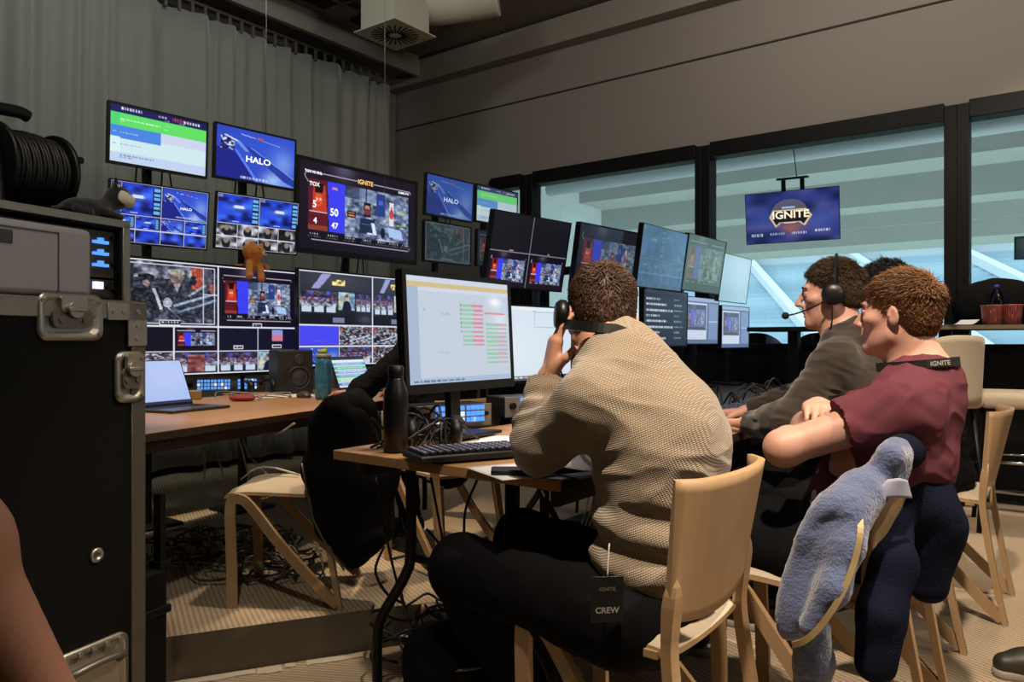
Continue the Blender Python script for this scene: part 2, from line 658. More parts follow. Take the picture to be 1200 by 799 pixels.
mb = MB().box(S0, T1, -.16, S1 + .2, T1 + .2, ZC + .3)
struct('wall_left', mb, M_wall, rz=R0)
struct('wall_back', MB().box(S0 - .2, T0, -.16, S0, T1, ZC + .3), M_wall, rz=R0)
struct('wall_right', MB().box(S0, T0 - .2, -.16, S1 + .2, T0, ZC + .3), M_wall, rz=R0)
struct('ceiling', MB().box(S0, T0, ZC, S1 + .2, T1, ZC + .2), M_ceil, rz=R0)
mb = MB()
mb.box(S1, T0, 2.62, S1 + .2, T1, ZC)                 # bulkhead over the windows
mb.box(S1, 4.62, -.16, S1 + .2, T1, 2.62)             # solid bit beside the corner
struct('wall_window', mb, M_wall, rz=R0)
struct('trim_1', MB().box(S1 - .006, T0, 3.335, S1 + .004, T1, 3.35), mat('groove', '#2c2a27', .9), rz=R0)
struct('beam', MB().box(S1 - .13, T0, 3.74, S1, T1, 3.99, .006), M_conc, rz=R0)
struct('trim_2', MB().box(S1 - .15, T0, 3.975, S1 - .13, T1, 4.0), mat('groove', '#2c2a27', .9), rz=R0)
struct('pelmet_beam', MB().box(S0, 5.45, 3.87, S1, T1, 4.0).box(S0, 5.45, 3.80, S1, 5.5, 3.87), M_conc, rz=R0)
# ceiling recess with cable tray along the curtain side
mb = MB()
mb.box(-1, 4.62, 3.92, 5.2, 4.64, 3.985).box(-1, 5.0, 3.92, 5.2, 5.02, 3.985)
for i in range(20):
    mb.box(-1 + i * .31, 4.62, 3.93, -.97 + i * .31, 5.0, 3.945)
tag(mb.build('cable_tray', mat('tray_metal', '#5d5a52', .6, .3)), 'grey metal cable tray under the ceiling beside the curtain', 'cable tray').rotation_euler[2] = R0
mb = MB()
for i in range(5):
    mb.box(1.4 + i * .8, 5.06, 3.97, 1.9 + i * .8, 5.3, 3.999)
struct('ceiling_slot', mb, mat('slot_black', '#0c0c0c', .9), rz=R0)
struct('window_sill', MB().box(S1 - .02, T0, -.16, S1 + .12, 4.62, 1.0, .004), M_blk2, rz=R0)

# glazing: four windows with their own frame, glass a part of each
M_glass = glass('window_glass')
edges = [4.6, 4.148, 2.41, .628, -1.15, -2.9, -4.4]
for i, (a, b) in enumerate(zip(edges, edges[1:])):
    w = thing('window_%d' % (i + 1), None, None, (0, 0, 0), R0)
    w['kind'] = 'structure'
    wl = .07 if i else .02
    wr = .075 if i != 1 else .055
    mb = MB()
    hi, lo = max(a, b), min(a, b)
    mb.box(S1 - .05, hi - wl, 1.0, S1 + .1, hi, 2.62, .004).box(S1 - .05, lo, 1.0, S1 + .1, lo + wr, 2.62, .004)
    mb.box(S1 - .05, lo + wr, 2.52, S1 + .1, hi - wl, 2.64, .004).box(S1 - .05, lo + wr, .985, S1 + .1, hi - wl, 1.03, .004)
    f = mb.build('window_frame', M_blk, w); f['kind'] = 'structure'
    g = MB().box(S1 + .03, lo + wr - .01, 1.02, S1 + .036, hi - wl + .01, 2.53).build('pane', M_glass, w); g['kind'] = 'structure'

# ================================================================== curtain
M_curt = mat('curtain_cloth', '#8d8f88', .85, sheen=.3, spec=.2, bump=.15, bscale=200)
def curtain_fn(u, v):
    s = -1.2 + u * 6.6
    z = 3.66 - v * 3.6
    ph = s * 21 + 1.4 * math.sin(s * 3.1) + .8 * math.sin(s * 7.3)
    amp = (.035 + .03 * math.sin(s * 2.3 + 1) ** 2) * (.55 + .45 * v)
    y = 5.62 + amp * math.sin(ph) + .02 * math.sin(2 * ph + v * 2) + .02 * math.sin(s * 5 + v * 3)
    return (s + .012 * math.cos(ph), y, z)
c = thing('curtain', 'floor length grey pleated curtain along the wall behind the monitors', 'curtain', (0, 0, 0), R0)
MB().slab(curtain_fn, 620, 14, .003).build('cloth', M_curt, c)
mb = MB()
mb.tube([(-1.3, 5.62, 3.75), (5.45, 5.62, 3.75)], .014, 8)
for i in range(60):
    s = -1.2 + 6.6 * (i + .5) / 60
    mb.box(s - .012, 5.612, 3.64, s + .012, 5.628, 3.75)
mb.build('curtain_track', mat('track_grey', '#6d6c66', .5, .4), c)

# ================================================================== ceiling air outlet
M_duct = mat('duct_white', '#b9b4a6', .55)
cd = thing('air_diffuser', 'white square ceiling air outlet with round slotted grille', 'air vent', (-.91, 5.85, 3.43), R0)
MB().box(-.225, -.225, 0, .225, .225, .012, .003).build('face_plate', M_duct, cd)
MB().box(-.185, -.185, .012, .185, .185, .565).build('plenum_box', M_duct, cd)
mb = MB()
for k in range(24):
    a = 2 * PI * k / 24
    R = Matrix.Rotation(a, 4, 'Z') @ Matrix.Translation((.115, 0, -.002))
    mb.T = R; mb.box(-.065, -.006, -.001, .07, .006, .003)
mb.T = Matrix.Identity(4)
mb.build('slot', mat('slot_black', '#0c0c0c', .9), cd)['kind'] = 'stuff'
MB().lathe([(.001, -.006), (.03, -.006), (.035, .0)], n=20).build('hub', M_duct, cd)
mb = MB()
pts = bez([(.185, -.05, .3), (.33, -.12, .31), (.5, -.24, .36), (.66, -.5, .4)], 36)
mb.tube(pts, [.14 + .004 * (i % 2) for i in range(len(pts))], 24)
mb.build('flexible_duct', M_duct, cd)

# wires that hold the monitor rig from the ceiling
for nm, u, v0, Y in (('thin steel suspension wire in front of the curtain above the second monitor', 312, 60, 4.7), ('thin steel suspension wire hanging above the large match monitor', 451, 60, 5.1)):
    p = at(u, 200, Y)
    tag(MB().tube([(p.x, p.y, 4.0), (p.x, p.y, 2.0)], .0018, 6).build('suspension_wire', M_wire), nm, 'wire')

# ================================================================== outside: the stadium
M_tier = mat('tier_concrete', '#a3aaa4', .9, var=.06, bscale=3, bump=.05)
M_raker = mat('raker_wall', '#d5dcdc', .8)
ST = [(11.8, 3.83, 3.58), (12.6, 3.58, 3.14), (13.2, 3.14, 2.65), (14.3, 2.65, 2.55)]
mb = MB()
prof = [(6.0, 3.83), (11.8, 3.83), (11.8, 3.58), (12.6, 3.58), (12.6, 3.14), (13.3, 3.14), (13.3, 2.9), (13.33, 2.9), (13.33, 2.63), (14.5, 2.63), (14.5, 3.0), (6.0, 5.5)]
mb.prism(prof, -14, 7.3, 'xz')
struct('exterior_upper_tier', mb, M_tier, rz=R0)
struct('exterior_raker_wall', MB().box(6.05, 7.3, -3, 16, 7.6, 5.5), M_raker, rz=R0)
struct('exterior_terrace', MB().box(6.02, -14, -.6, 8.0, 7.3, .1), M_conc, rz=R0)
tag(MB().tube([(10.2, 6.9, 3.52), (10.2, -12, 3.52)], .1, 18).build('roof_pipe', mat('pipe_grey', '#aab4b4', .5)), 'long pale grey pipe under the stadium tier outside the windows', 'pipe').rotation_euler[2] = R0
M_seat = mat('hazy_stand_seats', '#4fa3c2', .7, spec=.2)
tcs = node(M_seat, 'ShaderNodeTexCoord'); wvs = node(M_seat, 'ShaderNodeTexWave', Scale=1.9, Distortion=.1); wvs.bands_direction = 'X'
mxs = node(M_seat, 'ShaderNodeMix', data_type='RGBA'); mxs.inputs['A'].default_value = (*lin('#8ba7b4'), 1); mxs.inputs['B'].default_value = (*lin('#9eb8c3'), 1)  # distant haze put into the colour: paled, greyed seat blue
link(M_seat, tcs, 'Object', wvs, 'Vector'); link(M_seat, wvs, 'Fac', mxs, 'Factor'); link(M_seat, mxs, 'Result', M_seat.node_tree.nodes['Principled BSDF'], 'Base Color')
mb = MB()
prof = []
n = 26
for i in range(n):
    s = 42 + i * .8; z = -1.2 + i * .34
    prof += [(s, z), (s + .8, z)]
prof += [(63, 7.6), (63, -8), (42, -8)]
mb.prism(prof, -60, 40, 'xz')
struct('exterior_far_stand', mb, M_seat, rz=R0)
M_aisle = mat('aisle_pale', '#b9c8cd', .8)
mb = MB()
for t in (-40, -29, -20, -12.5, -6, 1, 9):
    P = [(42, t, -.7), (42, t + .6, -.7), (63, t + 13.6, 8.3), (63, t + 13, 8.3)]
    mb.faces(P + [(x, y, z - .6) for x, y, z in P], [(0, 1, 2, 3), (7, 6, 5, 4), (0, 4, 5, 1), (1, 5, 6, 2), (2, 6, 7, 3), (3, 7, 4, 0)])
struct('exterior_stand_aisles', mb, M_aisle, rz=R0)
mb = MB().box(62.5, -60, 7.2, 63.5, 40, 14).box(61.8, -60, 8.4, 62.5, 40, 8.8).box(61.9, -60, 9.8, 62.5, 40, 10.1)
struct('exterior_far_fascia', mb, mat('fascia', '#b4c2c6', .8), rz=R0)
struct('exterior_pitch', MB().box(14, -60, -8.2, 62, 40, -8), mat('pitch_green', '#5f8a5c', .9), rz=R0)
struct('exterior_barrier', MB().box(40.8, -60, -8, 41.2, 40, -.2), mat('barrier', '#7c93ac', .7, var=.5, bscale=2.0), rz=R0)
struct('exterior_rail', MB().box(30, -60, -8, 30.3, 40, -2.0), mat('fascia', '#b4c2c6', .8), rz=R0)
# ================================================================== pictures on the screens (drawn as small colour rasters)
def hexa(c): return np.array([int(c.lstrip('#')[i:i + 2], 16) / 255 for i in (0, 2, 4)])


class Img:
    def __init__(s, w, h, c='#000000'):
        s.a = np.zeros((h, w, 3)); s.a[:] = hexa(c); s.w = w; s.h = h

    def ix(s, x0, y0, x1, y1):
        return max(0, int(round(x0 * s.w))), max(0, int(round(y0 * s.h))), min(s.w, max(int(round(x1 * s.w)), int(round(x0 * s.w)) + 1)), min(s.h, max(int(round(y1 * s.h)), int(round(y0 * s.h)) + 1))

    def rect(s, x0, y0, x1, y1, c, a=1.):
        X0, Y0, X1, Y1 = s.ix(x0, y0, x1, y1)
        s.a[Y0:Y1, X0:X1] = s.a[Y0:Y1, X0:X1] * (1 - a) + hexa(c) * a
        return s

    def frame(s, x0, y0, x1, y1, c):
        X0, Y0, X1, Y1 = s.ix(x0, y0, x1, y1)
        X1 = min(X1, s.w - 1); Y1 = min(Y1, s.h - 1)
        k = hexa(c)
        s.a[Y0, X0:X1 + 1] = k; s.a[Y1, X0:X1 + 1] = k; s.a[Y0:Y1 + 1, X0] = k; s.a[Y0:Y1 + 1, X1] = k
        return s

    def grid(s):
        yy, xx = np.mgrid[0:s.h, 0:s.w]
        return (xx + .5) / s.w, (yy + .5) / s.h

    def poly(s, pts, c, a=1.):
        x, y = s.grid()
        ins = np.zeros(x.shape, bool)
        n = len(pts)
        for i in range(n):
            (xa, ya), (xb, yb) = pts[i], pts[(i + 1) % n]
            if ya == yb: continue
            ins ^= ((ya > y) != (yb > y)) & (x < (xb - xa) * (y - ya) / (yb - ya) + xa)
        s.a[ins] = s.a[ins] * (1 - a) + hexa(c) * a
        return s

    def glow(s, cx, cy, rx, ry, c, a=1.):
        x, y = s.grid()
        w = np.exp(-(((x - cx) / rx) ** 2 + ((y - cy) / ry) ** 2))[..., None] * a
        s.a = s.a * (1 - w) + hexa(c) * w
        return s

    def ell(s, cx, cy, rx, ry, c, a=1.):
        x, y = s.grid()
        m = ((x - cx) / rx) ** 2 + ((y - cy) / ry) ** 2 < 1
        s.a[m] = s.a[m] * (1 - a) + hexa(c) * a
        return s

    def line(s, x0, y0, x1, y1, c, wd=.01):
        d = math.hypot(x1 - x0, y1 - y0) + 1e-9
        nx, ny = -(y1 - y0) / d * wd / 2, (x1 - x0) / d * wd / 2
        return s.poly([(x0 + nx, y0 + ny), (x1 + nx, y1 + ny), (x1 - nx, y1 - ny), (x0 - nx, y0 - ny)], c)

    def words(s, x0, y, x1, c, hh=.012, a=1., seed=0):
        """an unreadable run of small words"""
        r = np.random.default_rng(seed)
        x = x0
        while x < x1:
            w = r.uniform(.02, .06) * (x1 - x0) * 2
            s.rect(x, y, min(x1, x + w), y + hh, c, a * r.uniform(.7, 1))
            x += w + .012
        return s

    def blob(s, x0, y0, x1, y1, cols, cell=.02, seed=0, a=1., aspect=1.):
        """patchwork of soft blotches in the given colours"""
        X0, Y0, X1, Y1 = s.ix(x0, y0, x1, y1)
        r = np.random.default_rng(seed)
        C = np.array([hexa(c) for c in cols])
        gh, gw = max(2, int((y1 - y0) / cell * aspect)), max(2, int((x1 - x0) / cell))
        g = C[r.integers(0, len(C), (gh, gw))]
        yy = np.linspace(0, gh - 1, Y1 - Y0); xx = np.linspace(0, gw - 1, X1 - X0)
        yi = np.clip(np.floor(yy).astype(int), 0, gh - 2); xi = np.clip(np.floor(xx).astype(int), 0, gw - 2)
        fy = (yy - yi)[:, None, None]; fx = (xx - xi)[None, :, None]
        fy = fy * fy * (3 - 2 * fy); fx = fx * fx * (3 - 2 * fx)
        v = (g[yi][:, xi] * (1 - fx) + g[yi][:, xi + 1] * fx) * (1 - fy) + (g[yi + 1][:, xi] * (1 - fx) + g[yi + 1][:, xi + 1] * fx) * fy
        s.a[Y0:Y1, X0:X1] = s.a[Y0:Y1, X0:X1] * (1 - a) + v * a
        return s

    def paste(s, o, x0, y0, x1, y1):
        X0, Y0, X1, Y1 = s.ix(x0, y0, x1, y1)
        yy = np.minimum((np.arange(Y1 - Y0) + .5) / (Y1 - Y0) * o.h, o.h - 1).astype(int)
        xx = np.minimum((np.arange(X1 - X0) + .5) / (X1 - X0) * o.w, o.w - 1).astype(int)
        s.a[Y0:Y1, X0:X1] = o.a[yy][:, xx]
        return s


def im_green():
    m = Img(150, 86, '#cfeaf0')
    m.rect(0, 0, 1, .14, '#1b1c58')
    m.rect(0, .14, 1, .36, '#62e068').rect(0, .14, .09, .36, '#4fd878')
    m.rect(0, .36, .51, .58, '#4a86e0').rect(.51, .36, 1, .54, '#cdd6ee')
    m.rect(0, .56, .1, 1, '#d6f4f4').rect(0, .82, 1, 1, '#c2d4f0')
    m.words(.11, .035, .3, '#e8ecff', .045, seed=1).words(.48, .05, .57, '#ffffff', .03, seed=2)
    m.words(.63, .035, .74, '#e04a6a', .06, seed=3).words(.75, .045, .92, '#ffffff', .05, seed=4)
    m.words(.55, .11, .58, '#b9c0e8', .02).words(.7, .11, .75, '#b9c0e8', .02)
    m.words(.1, .23, .5, '#c9ffd0', .03, seed=5).words(.1, .27, .13, '#c9ffd0', .02).words(.54, .2, .62, '#a8f4ae', .02).words(.54, .27, .57, '#c9ffd0', .02)
    m.words(.1, .46, .28, '#a9c8fa', .03, seed=6).rect(.03, .46, .06, .48, '#a9c8fa')
    m.words(.1, .67, .3, '#5e7a86', .02, seed=7).words(.1, .86, .44, '#6a86a0', .02, seed=8).words(.1, .9, .22, '#6a86a0', .02).rect(.03, .67, .06, .69, '#6f8c98')
    return m


def im_halo(w=150, h=86):
    m = Img(w, h, '#2a41b8')
    m.glow(.55, .35, .6, .5, '#3558d8', .8).glow(.95, .1, .3, .3, '#2f50d0', .7)
    m.glow(.85, .55, .16, .3, '#8fb4f4', .7).glow(.72, .92, .14, .16, '#b4d4fa', .9).glow(.9, .95, .2, .1, '#7aa2ee', .7)
    m.poly([(0, .42), (.22, .45), (.5, 1), (0, 1)], '#1c2488')
    m.poly([(.22, .42), (.25, .42), (.53, .98), (.49, 1)], '#5f86ee', .9)
    m.poly([(.3, .3), (.42, .34), (1, .82), (1, .98), (.86, .9)], '#20359c', .9)
    m.line(.42, .33, 1, .82, '#7da2f0', .012)
    m.ell(.14, .3, .1, .12, '#3d5fd4').blob(.05, .2, .22, .44, ['#dfe8ff', '#10164a', '#2a3aa0', '#f2f4ff', '#0a0e30'], .022, 4)
    m.line(.1, .17, .26, .25, '#c3d6ff', .03).line(.26, .25, .38, .42, '#6d90e8', .05)
    m.line(.3, .1, .48, .13, '#b9ccf8', .012).line(.52, .14, .8, .2, '#8fa8f0', .012).rect(.5, .1, .58, .15, '#c05a5a', .8)
    m.words(.3, .92, .66, '#c8d6ff', .04, seed=3)
    return m


def im_forge(w=100, h=56):
    m = Img(w, h, '#1a2ab0')
    m.blob(0, 0, 1, 1, ['#101a70', '#2440d8', '#3a6af0', '#0c1250', '#2a50e0'], .14, 8)
    m.glow(.5, .42, .28, .14, '#5f8cff', .8).rect(.4, .36, .62, .46, '#ffffff', .75).rect(.36, .4, .66, .43, '#dfeaff', .6)
    m.rect(.82, .06, 1, 1, '#0c1a4a')
    for i in range(6): m.rect(.84, .08 + .15 * i, .98, .17 + .15 * i, '#6fb4ee')
    m.rect(0, 0, .12, .1, '#d0dcff', .5)
    m.rect(.36, .92, .52, .97, '#c8d6ff')
    return m


def im_score(w=200, h=112):
    m = Img(w, h, '#150f1f')
    m.glow(.35, .02, .1, .14, '#8a86a8', .5)
    # glowing edge line
    c = '#b9b2c8'
    for a, b in (((.06, .12), (.47, .12)), ((.6, .12), (.94, .12)), ((.06, .12), (.04, .17)), ((.04, .17), (.07, .24)), ((.07, .24), (.07, .84)), ((.07, .84), (.1, .89)), ((.1, .89), (.93, .89)), ((.93, .89), (.95, .85)), ((.95, .85), (.95, .15)), ((.95, .15), (.94, .12))):
        m.line(*a, *b, c, .005)
    m.rect(.07, .2, .22, .78, '#5c1626').poly([(.11, .25), (.2, .25), (.215, .56), (.1, .56)], '#c0392b').rect(.07, .72, .22, .78, '#8e3a30')
    m.poly([(.115, .24), (.19, .24), (.18, .35), (.12, .35)], '#120a10')
    m.ell(.15, .43, .032, .075, '#e0522e').ell(.138, .42, .006, .014, '#f7d8b8').ell(.163, .42, .006, .014, '#f7d8b8').rect(.14, .46, .16, .475, '#7a1f1a')
    m.rect(.08, .562, .215, .57, '#d9cfe0')
    m.poly([(.22, .2), (.36, .2), (.36, .78), (.23, .78)], '#3b3ff0')
    # stage view
    m.blob(.36, .2, .93, .8, ['#8ea4cc', '#3a4668', '#c6d6f2', '#56648c', '#22283e', '#a8bce0'], .045, 21)
    m.blob(.36, .2, .93, .8, ['#dfeaff', '#1a1f33', '#6a7aa6'], .012, 22, .35)
    m.blob(.36, .2, .93, .8, ['#f2f6ff', '#0e1220', '#7a8cc0', '#3a4a7a'], .03, 24, .35)
    m.rect(.36, .2, .5, .34, '#2b3350', .7)
    m.rect(.48, .2, .62, .36, '#8193b8', .6).line(.54, .2, .54, .4, '#232a42', .008)
    m.rect(.52, .36, .58, .54, '#20161c').ell(.55, .42, .02, .03, '#c08a78').ell(.55, .47, .03, .04, '#7a3434')
    m.poly([(.49, .55), (.62, .55), (.63, .74), (.48, .74)], '#1e2b48').rect(.5, .62, .61, .63, '#3e5482')
    m.rect(.63, .22, .71, .5, '#2a3c86').rect(.65, .3, .69, .36, '#4c66c4')
    m.rect(.38, .49, .45, .575, '#14101a').rect(.39, .505, .44, .52, '#e08a4a').rect(.39, .54, .44, .555, '#e08a4a')
    m.rect(.75, .3, .79, .6, '#e6dce0').ell(.77, .45, .02, .06, '#c24a4a').rect(.763, .36, .777, .42, '#7a2a2e')
    m.line(.6, .6, .62, .74, '#dce8ff', .03).poly([(.74, .62), (.86, .64), (.88, .76), (.75, .74)], '#a9c6ee').line(.8, .55, .92, .6, '#27345c', .02)
    m.line(.84, .4, .9, .42, '#a6c25a', .02).line(.82, .58, .9, .57, '#93b84a', .014).ell(.69, .7, .02, .07, '#131a30')
    m.rect(.55, .72, .6, .74, '#dfeaff')
    m.rect(.07, .8, .94, .88, '#0d0a16')
    for i, x in enumerate((.12, .26, .4, .55, .68, .79, .91)):
        m.words(x - .035, .815, x + .035, '#e8e8f0', .016, seed=i).words(x - .05, .845, x + .05, '#8f8fa6', .01, seed=i + 9)
    return m


def pane_stage(seed, w=70, h=40):
    m = Img(w, h, '#23242f')
    m.blob(0, 0, 1, .5, ['#1a1b28', '#2a2c3a', '#4a3440', '#6a5a68', '#32346a'], .06, seed)
    m.blob(0, .3, 1, .6, ['#2a2230', '#8a4a4a', '#b9a0a8', '#3a3a52', '#5a4ac0'], .04, seed + 1)
    for x in (.05, .38, .7): m.rect(x, .55, x + .24, .95, '#c4d4ea')
    m.blob(0, .48, 1, .7, ['#20222c', '#c9d2e2', '#7a6a74'], .05, seed + 2, .6)
    m.glow(.3, .12, .05, .1, '#5a5cf0', .9).glow(.75, .1, .05, .1, '#5a5cf0', .9)
    return m


def pane_crowd(seed, w=70, h=40):
    m = Img(w, h)
    m.blob(0, 0, 1, 1, ['#14151c', '#2a2c38', '#9aa6b8', '#c9d4e2', '#50586a', '#101018', '#8a4a48'], .05, seed)
    m.rect(.02, .05, .12, .22, '#d8432e', .6)
    m.line(.3, .8, .95, .45, '#c9d8ec', .05).line(.35, .95, 1, .62, '#b4c8e4', .04)
    return m


def pane_players(w=120, h=80):
    m = Img(w, h, '#14161f')
    m.blob(0, 0, 1, 1, ['#161824', '#2a2e40', '#1c1e2a', '#3a4058'], .07, 31)
    m.blob(.1, 0, .8, .25, ['#d9dde6', '#222433', '#8a90a4', '#3a3a4a'], .05, 32)
    m.rect(.7, .02, .82, .4, '#d04a2c').rect(.82, .02, .93, .4, '#4c4c58')
    m.ell(.22, .3, .07, .09, '#15151c').ell(.22, .24, .085, .05, '#0c0c12').ell(.22, .34, .04, .05, '#9a8078')
    m.poly([(.08, .42), (.34, .4), (.42, .8), (.04, .85)], '#0f1018')
    m.line(.3, .42, .38, .78, '#e8eaf4', .03)
    m.ell(.54, .22, .075, .1, '#7e665c').ell(.54, .14, .085, .06, '#c4b9a4').poly([(.42, .34), (.68, .32), (.78, .62), (.4, .66)], '#262833').poly([(.5, .32), (.58, .32), (.54, .46)], '#b9a69e')
    m.ell(.72, .26, .04, .08, '#12121a').line(.66, .52, .86, .32, '#aebfd4', .03)
    m.line(.5, .68, .98, .46, '#bcd0e8', .035).line(.54, .8, .98, .56, '#9cb6d8', .03).line(.45, .72, .62, .95, '#c6d4e8', .02)
    m.ell(.44, .64, .05, .08, '#c9d2e4').ell(.94, .36, .04, .08, '#b05a4a')
    m.blob(.02, .75, .98, 1, ['#10121a', '#2e3648', '#8ea2c2', '#1a1c28'], .06, 33, .6)
    m.blob(.02, .02, .98, .98, ['#0a0b12', '#c9d2e4', '#3a4056', '#1a1c28', '#6a7490'], .025, 34, .28)
    m.frame(.01, .02, .96, .97, '#dfe3f2').rect(.83, .02, .84, .97, '#dfe3f2').rect(.83, .46, 1, .47, '#dfe3f2')
    m.rect(.35, .92, .58, .985, '#0c0d14').frame(.35, .92, .58, .985, '#e8ebf6').words(.38, .94, .56, '#e8ebf6', .025, seed=4)
    return m


def pane_host(w=60, h=40, seed=2):
    m = Img(w, h, '#8fb0c8')
    m.blob(0, 0, 1, 1, ['#7fa0bc', '#a9c4d6', '#5c7690', '#c2d6e0'], .12, seed)
    m.glow(.12, .6, .18, .3, '#f0d890', .6)
    m.ell(.5, .33, .1, .17, '#c9a08c').ell(.5, .22, .105, .09, '#5a4638').poly([(.22, 1), (.3, .6), (.44, .48), (.58, .48), (.74, .6), (.84, 1)], '#161a3a')
    return m


def pane_wide(seed, w=120, h=86):
    m = Img(w, h, '#2a2c3a')
    m.glow(.5, .1, .4, .2, '#4a4e5e', .6)
    m.poly([(.16, .3), (.3, 0), (.42, 0), (.26, .3)], '#aab0e6', .85)
    m.rect(.0, .32, 1, .8, '#1a1c26')
    m.paste(pane_stage(seed), .02, .34, .5, .78).paste(pane_host(seed=seed), .52, .34, .74, .7).paste(pane_stage(seed + 5), .76, .36, .98, .74)
    m.rect(0, .8, 1, 1, '#14151f').glow(.9, .88, .12, .1, '#4a5060', .8)
    m.rect(.44, .86, .6, .95, '#8f98b8', .8)
    m.rect(.42, .1, .62, .22, '#6a4a22').blob(.43, .11, .61, .21, ['#f0c060', '#3a2412', '#fff0b0'], .03, seed)
    return m


def im_multi_a():
    m = Img(250, 146, '#0d0f1c')
    m.rect(0, 0, 1, 1, '#12142a')
    m.paste(pane_players(130, 84), .0, .02, .495, .56)
    m.paste(im_score(), .505, .02, 1, .56)
    m.rect(0, .58, .25, .78, '#0c0e20').paste(im_score(), .255, .58, .495, .78)
    m.rect(.505, .58, .74, .78, '#10122a').rect(.75, .58, 1, .78, '#10122a')
    m.rect(.84, .59, .91, .7, '#d07a92').rect(.84, .59, .91, .64, '#8a9ade')
    for x, y in ((.62, .74), (.87, .73), (.62, .9), (.4, .94), (.74, .53)):
        m.rect(x - .03, y, x + .03, y + .03, '#0b0c14').frame(x - .03, y, x + .03, y + .03, '#e6e8f6').words(x - .02, y + .008, x + .02, '#e6e8f6', .01, seed=3)
    m.paste(pane_crowd(7), 0, .8, .25, .98).paste(pane_stage(41), .255, .8, .495, .98)
    m.blob(.33, .82, .42, .97, ['#8a4a4a', '#5a2a30', '#b07a78'], .02, 5)
    m.paste(pane_stage(51), .505, .8, .74, .98).paste(pane_host(), .75, .8, .88, .98).paste(pane_crowd(8), .88, .8, 1, .98)
    g = '#e4e6f4'
    for x0, y0, x1, y1 in ((0, 0, 1, .012), (0, .565, 1, .578), (0, .785, 1, .797), (.496, 0, .504, 1), (0, 0, .005, 1), (.248, .57, .254, 1), (.743, .57, .749, 1), (0, .985, 1, 1)):
        m.rect(x0, y0, x1, y1, g)
    return m


def im_multi_b():
    m = Img(220, 130, '#0d0f1c')
    m.paste(pane_wide(61), .0, .02, .6, .56).paste(pane_wide(66), .61, .02, 1.0, .56)
    m.rect(0, .58, .31, .78, '#4a48f0').words(.12, .73, .2, '#8a8af8', .012)
    m.paste(pane_crowd(71), .32, .58, .6, .78).paste(pane_crowd(75), .61, .58, .86, .78).paste(pane_stage(77), .87, .58, 1, .78)
    m.paste(im_halo(60, 34), 0, .8, .31, 1).paste(pane_stage(80), .32, .8, .6, 1).paste(pane_crowd(81), .61, .8, .86, 1).paste(pane_crowd(83), .87, .8, 1, 1)
    g = '#dfe2f2'
    for x0, y0, x1, y1 in ((0, 0, 1, .012), (0, .565, 1, .578), (0, .785, 1, .797), (.602, 0, .609, 1), (.312, .57, .318, 1), (.862, .57, .868, 1), (0, 0, .006, 1), (0, .986, 1, 1)):
        m.rect(x0, y0, x1, y1, g)
    return m


def im_multi_small(kind):
    m = Img(160, 92, '#0c0e1a')
    if kind == 0:
        m.paste(im_forge(), .02, .02, .5, .52).paste(im_halo(80, 46), .51, .02, 1, .52)
        for i in range(4):
            m.paste(im_forge(40, 22), .0 + .25 * i, .55, .24 + .25 * i, .76) if i != 2 else m.paste(im_halo(40, 22), .5, .55, .74, .76)
            m.blob(.0 + .25 * i, .78, .24 + .25 * i, .98, ['#0d1238', '#1e34c0', '#4a70f0', '#0a0c20', '#2a48d8'], .05, 90 + i)
        g = '#c6cdf0'
        m.rect(.05, .02, .055, .5, '#aab2e0').rect(.1, .02, .105, .5, '#aab2e0')
    else:
        m.paste(im_forge(), .0, .02, .5, .52).paste(im_forge(), .51, .02, 1, .52)
        for i in range(4):
            for j in range(2):
                m.blob(.0 + .25 * i, .54 + .23 * j, .245 + .25 * i, .765 + .23 * j, ['#e6e6ea', '#16161a', '#6a6a70', '#2a2a30', '#a8a8b0', '#0c0c10'], .05, 110 + i * 2 + j)
                m.ell(.12 + .25 * i, .68 + .23 * j, .05, .09, '#1c1c22').ell(.12 + .25 * i, .62 + .23 * j, .03, .05, '#8e8078')
        g = '#d0d6ee'
    for x0, y0, x1, y1 in ((0, 0, 1, .014), (0, .53, 1, .545), (0, .765, 1, .778), (.5, 0, .508, 1), (.245, .53, .251, 1), (.748, .53, .754, 1), (0, 0, .008, 1), (.992, 0, 1, 1), (0, .985, 1, 1)):
        m.rect(x0, y0, x1, y1, g)
    return m


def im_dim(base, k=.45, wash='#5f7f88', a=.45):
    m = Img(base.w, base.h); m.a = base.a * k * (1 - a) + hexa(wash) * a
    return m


def im_quad():
    m = Img(160, 92, '#17161d')
    for i in (0, 1): m.paste(im_score(100, 56), .01 + .5 * i, .53, .49 + .5 * i, .99)
    m.rect(0, .515, 1, .525, '#8f8a96').rect(.495, 0, .502, 1, '#8f8a96').rect(.24, .49, .29, .505, '#b9b4c0').rect(.74, .49, .76, .505, '#b9b4c0')
    return m


